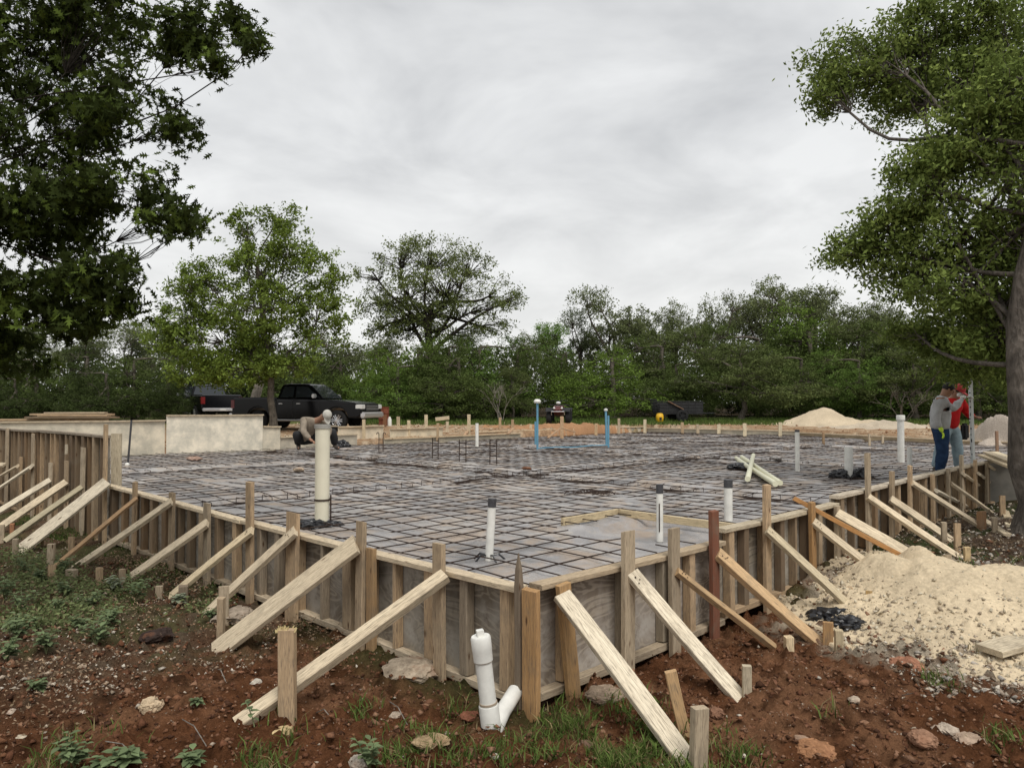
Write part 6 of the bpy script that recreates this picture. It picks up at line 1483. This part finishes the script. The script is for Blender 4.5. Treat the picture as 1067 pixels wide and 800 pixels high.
# man behind him in red
loc2 = Vector(((988 - CX0) / F * 14.6, 14.6, -.07)); yaw2 = math.radians(-75)
J2 = dict(pelvis=(0, 0, .95), chest=(.03, .03, 1.32), neck=(.07, .06, 1.48), head=(.13, .09, 1.585), look=(1, .2, -.4), shl=(.04, .25, 1.40), shr=(.0, -.17, 1.40), elr=(-.02, -.34, 1.14), wrr=(.10, -.36, .91), har=(.14, -.36, .82),
          ell=(.06, .40, 1.16), wrl=(.26, .36, 1.10), hal=(.34, .35, 1.11), hpl=(0, .10, .90), hpr=(0, -.10, .90), knl=(.05, .16, .48), knr=(.05, -.26, .48), anl=(0, .20, .09), anr=(0, -.34, .09), tol=(.16, .24, .035), tor=(.15, -.38, .035))
r2, T2 = person(loc2, yaw2, J2, 'man in red shirt and pale jeans, mostly hidden behind the man in grey', REDS, LJEANS, None, cap=m_plain('red_cap', (.36, .03, .03), .8))
bm = bmesh.new(); lathe(bm, [(.195, .0), (.200, .02), (.198, .06), (.19, .07)], 24, Matrix.Translation((0, .0, .96)));
for v in bm.verts: v.co.x *= .85
bmesh_obj('tool_belt', bm, MATTE, r2, T2, True)
bm = bmesh.new(); box(bm, (.04, .20, .66), (.16, .36, .98)); bmesh.ops.bevel(bm, geom=bm.edges[:], offset=.04, segments=3, affect='EDGES'); bmesh_obj('tool_pouch', bm, MATTE, r2, T2, True)
bm = bmesh.new(); bmesh.ops.create_icosphere(bm, subdivisions=2, radius=1, matrix=Matrix.Translation(Vector(J2['head']) + Vector((.055, .01, -.05))) @ Matrix.Diagonal((.06, .075, .06, 1))); bmesh_obj('face_mask', bm, GLOVEW, r2, T2, True)
# levelling staff
b = STAFF; b.z = .02; tp = at_Y(1010.5, 380, 13.95); root = empty('level_staff', b); tag(root, 'tall white levelling staff with dark marks held upright by the man in grey', 'staff')
a_ = (tp - b); q = a_.to_track_quat('Z', 'Y').to_matrix().to_4x4(); q.translation = b; Ls = a_.length
bm = bmesh.new(); box(bm, (-.036, -.022, 0), (.036, .022, Ls)); bmesh_obj('staff_pole', bm, m_plain('staff_white', (.55, .57, .55), .5), root, q)
mk = bmesh.new(); Rm = random.Random(2); z = .25
while z < Ls - .05:
    h_ = Rm.choice((.02, .03, .06)); x0 = Rm.choice((-.030, -.005)); box(mk, (x0, -.0245, z), (x0 + Rm.choice((.02, .034)), -.0225, z + h_)); z += h_ + Rm.uniform(.03, .09)
bmesh_obj('markings', mk, MATTE, root, q)
# crouching man on the back form
loc3 = at_Y(326, 461, 20.3); loc3.z = .02
def L3(x, y, Y): v = at_Y(x, y, Y) - loc3; return (v.x, v.y, v.z)
J3 = dict(bulk=1.22, pelvis=L3(318, 455, 20.75), chest=L3(325, 441.5, 20.4), neck=L3(334, 436.0, 20.15), head=L3(339, 433.0, 20.0), look=(.6, -.55, -.6), shr=L3(317, 439.0, 20.2), shl=L3(337, 440.5, 20.4), elr=L3(316, 449.0, 19.95), wrr=L3(323.5, 458, 19.8), har=L3(327.5, 460.5, 19.75),
          ell=L3(343, 447.5, 20.1), wrl=L3(341, 457, 19.85), hal=L3(340, 460.5, 19.8), hpl=L3(322, 457, 20.7), hpr=L3(314, 457, 20.7), knl=L3(347, 449, 20.3), knr=L3(309, 451, 20.3), anl=L3(349, 464, 20.5), anr=L3(311, 464, 20.6), tol=L3(353, 466.5, 20.2), tor=L3(311, 467, 20.3))
person(loc3, 0, J3, 'man in brown shirt and pale cap crouching and leaning over the back form board', TANS, MATTE, None, cap=CAPM, hair=True)
# tools and dark bag beside him
p = at_Y(356, 457, 20.8); p.z = .1; plastic_clump(p, .20, 'dark work bag on the form right of the crouching man', 31, .8, None, 'work_bag')
a, b = at_Y(308, 444.5, 23), at_Y(352, 444, 23.2); o = board('long_board', a, b, .10, .035, (.42, .36, .27)); tag(o, 'long pale board lying level behind the crouching man', 'board')
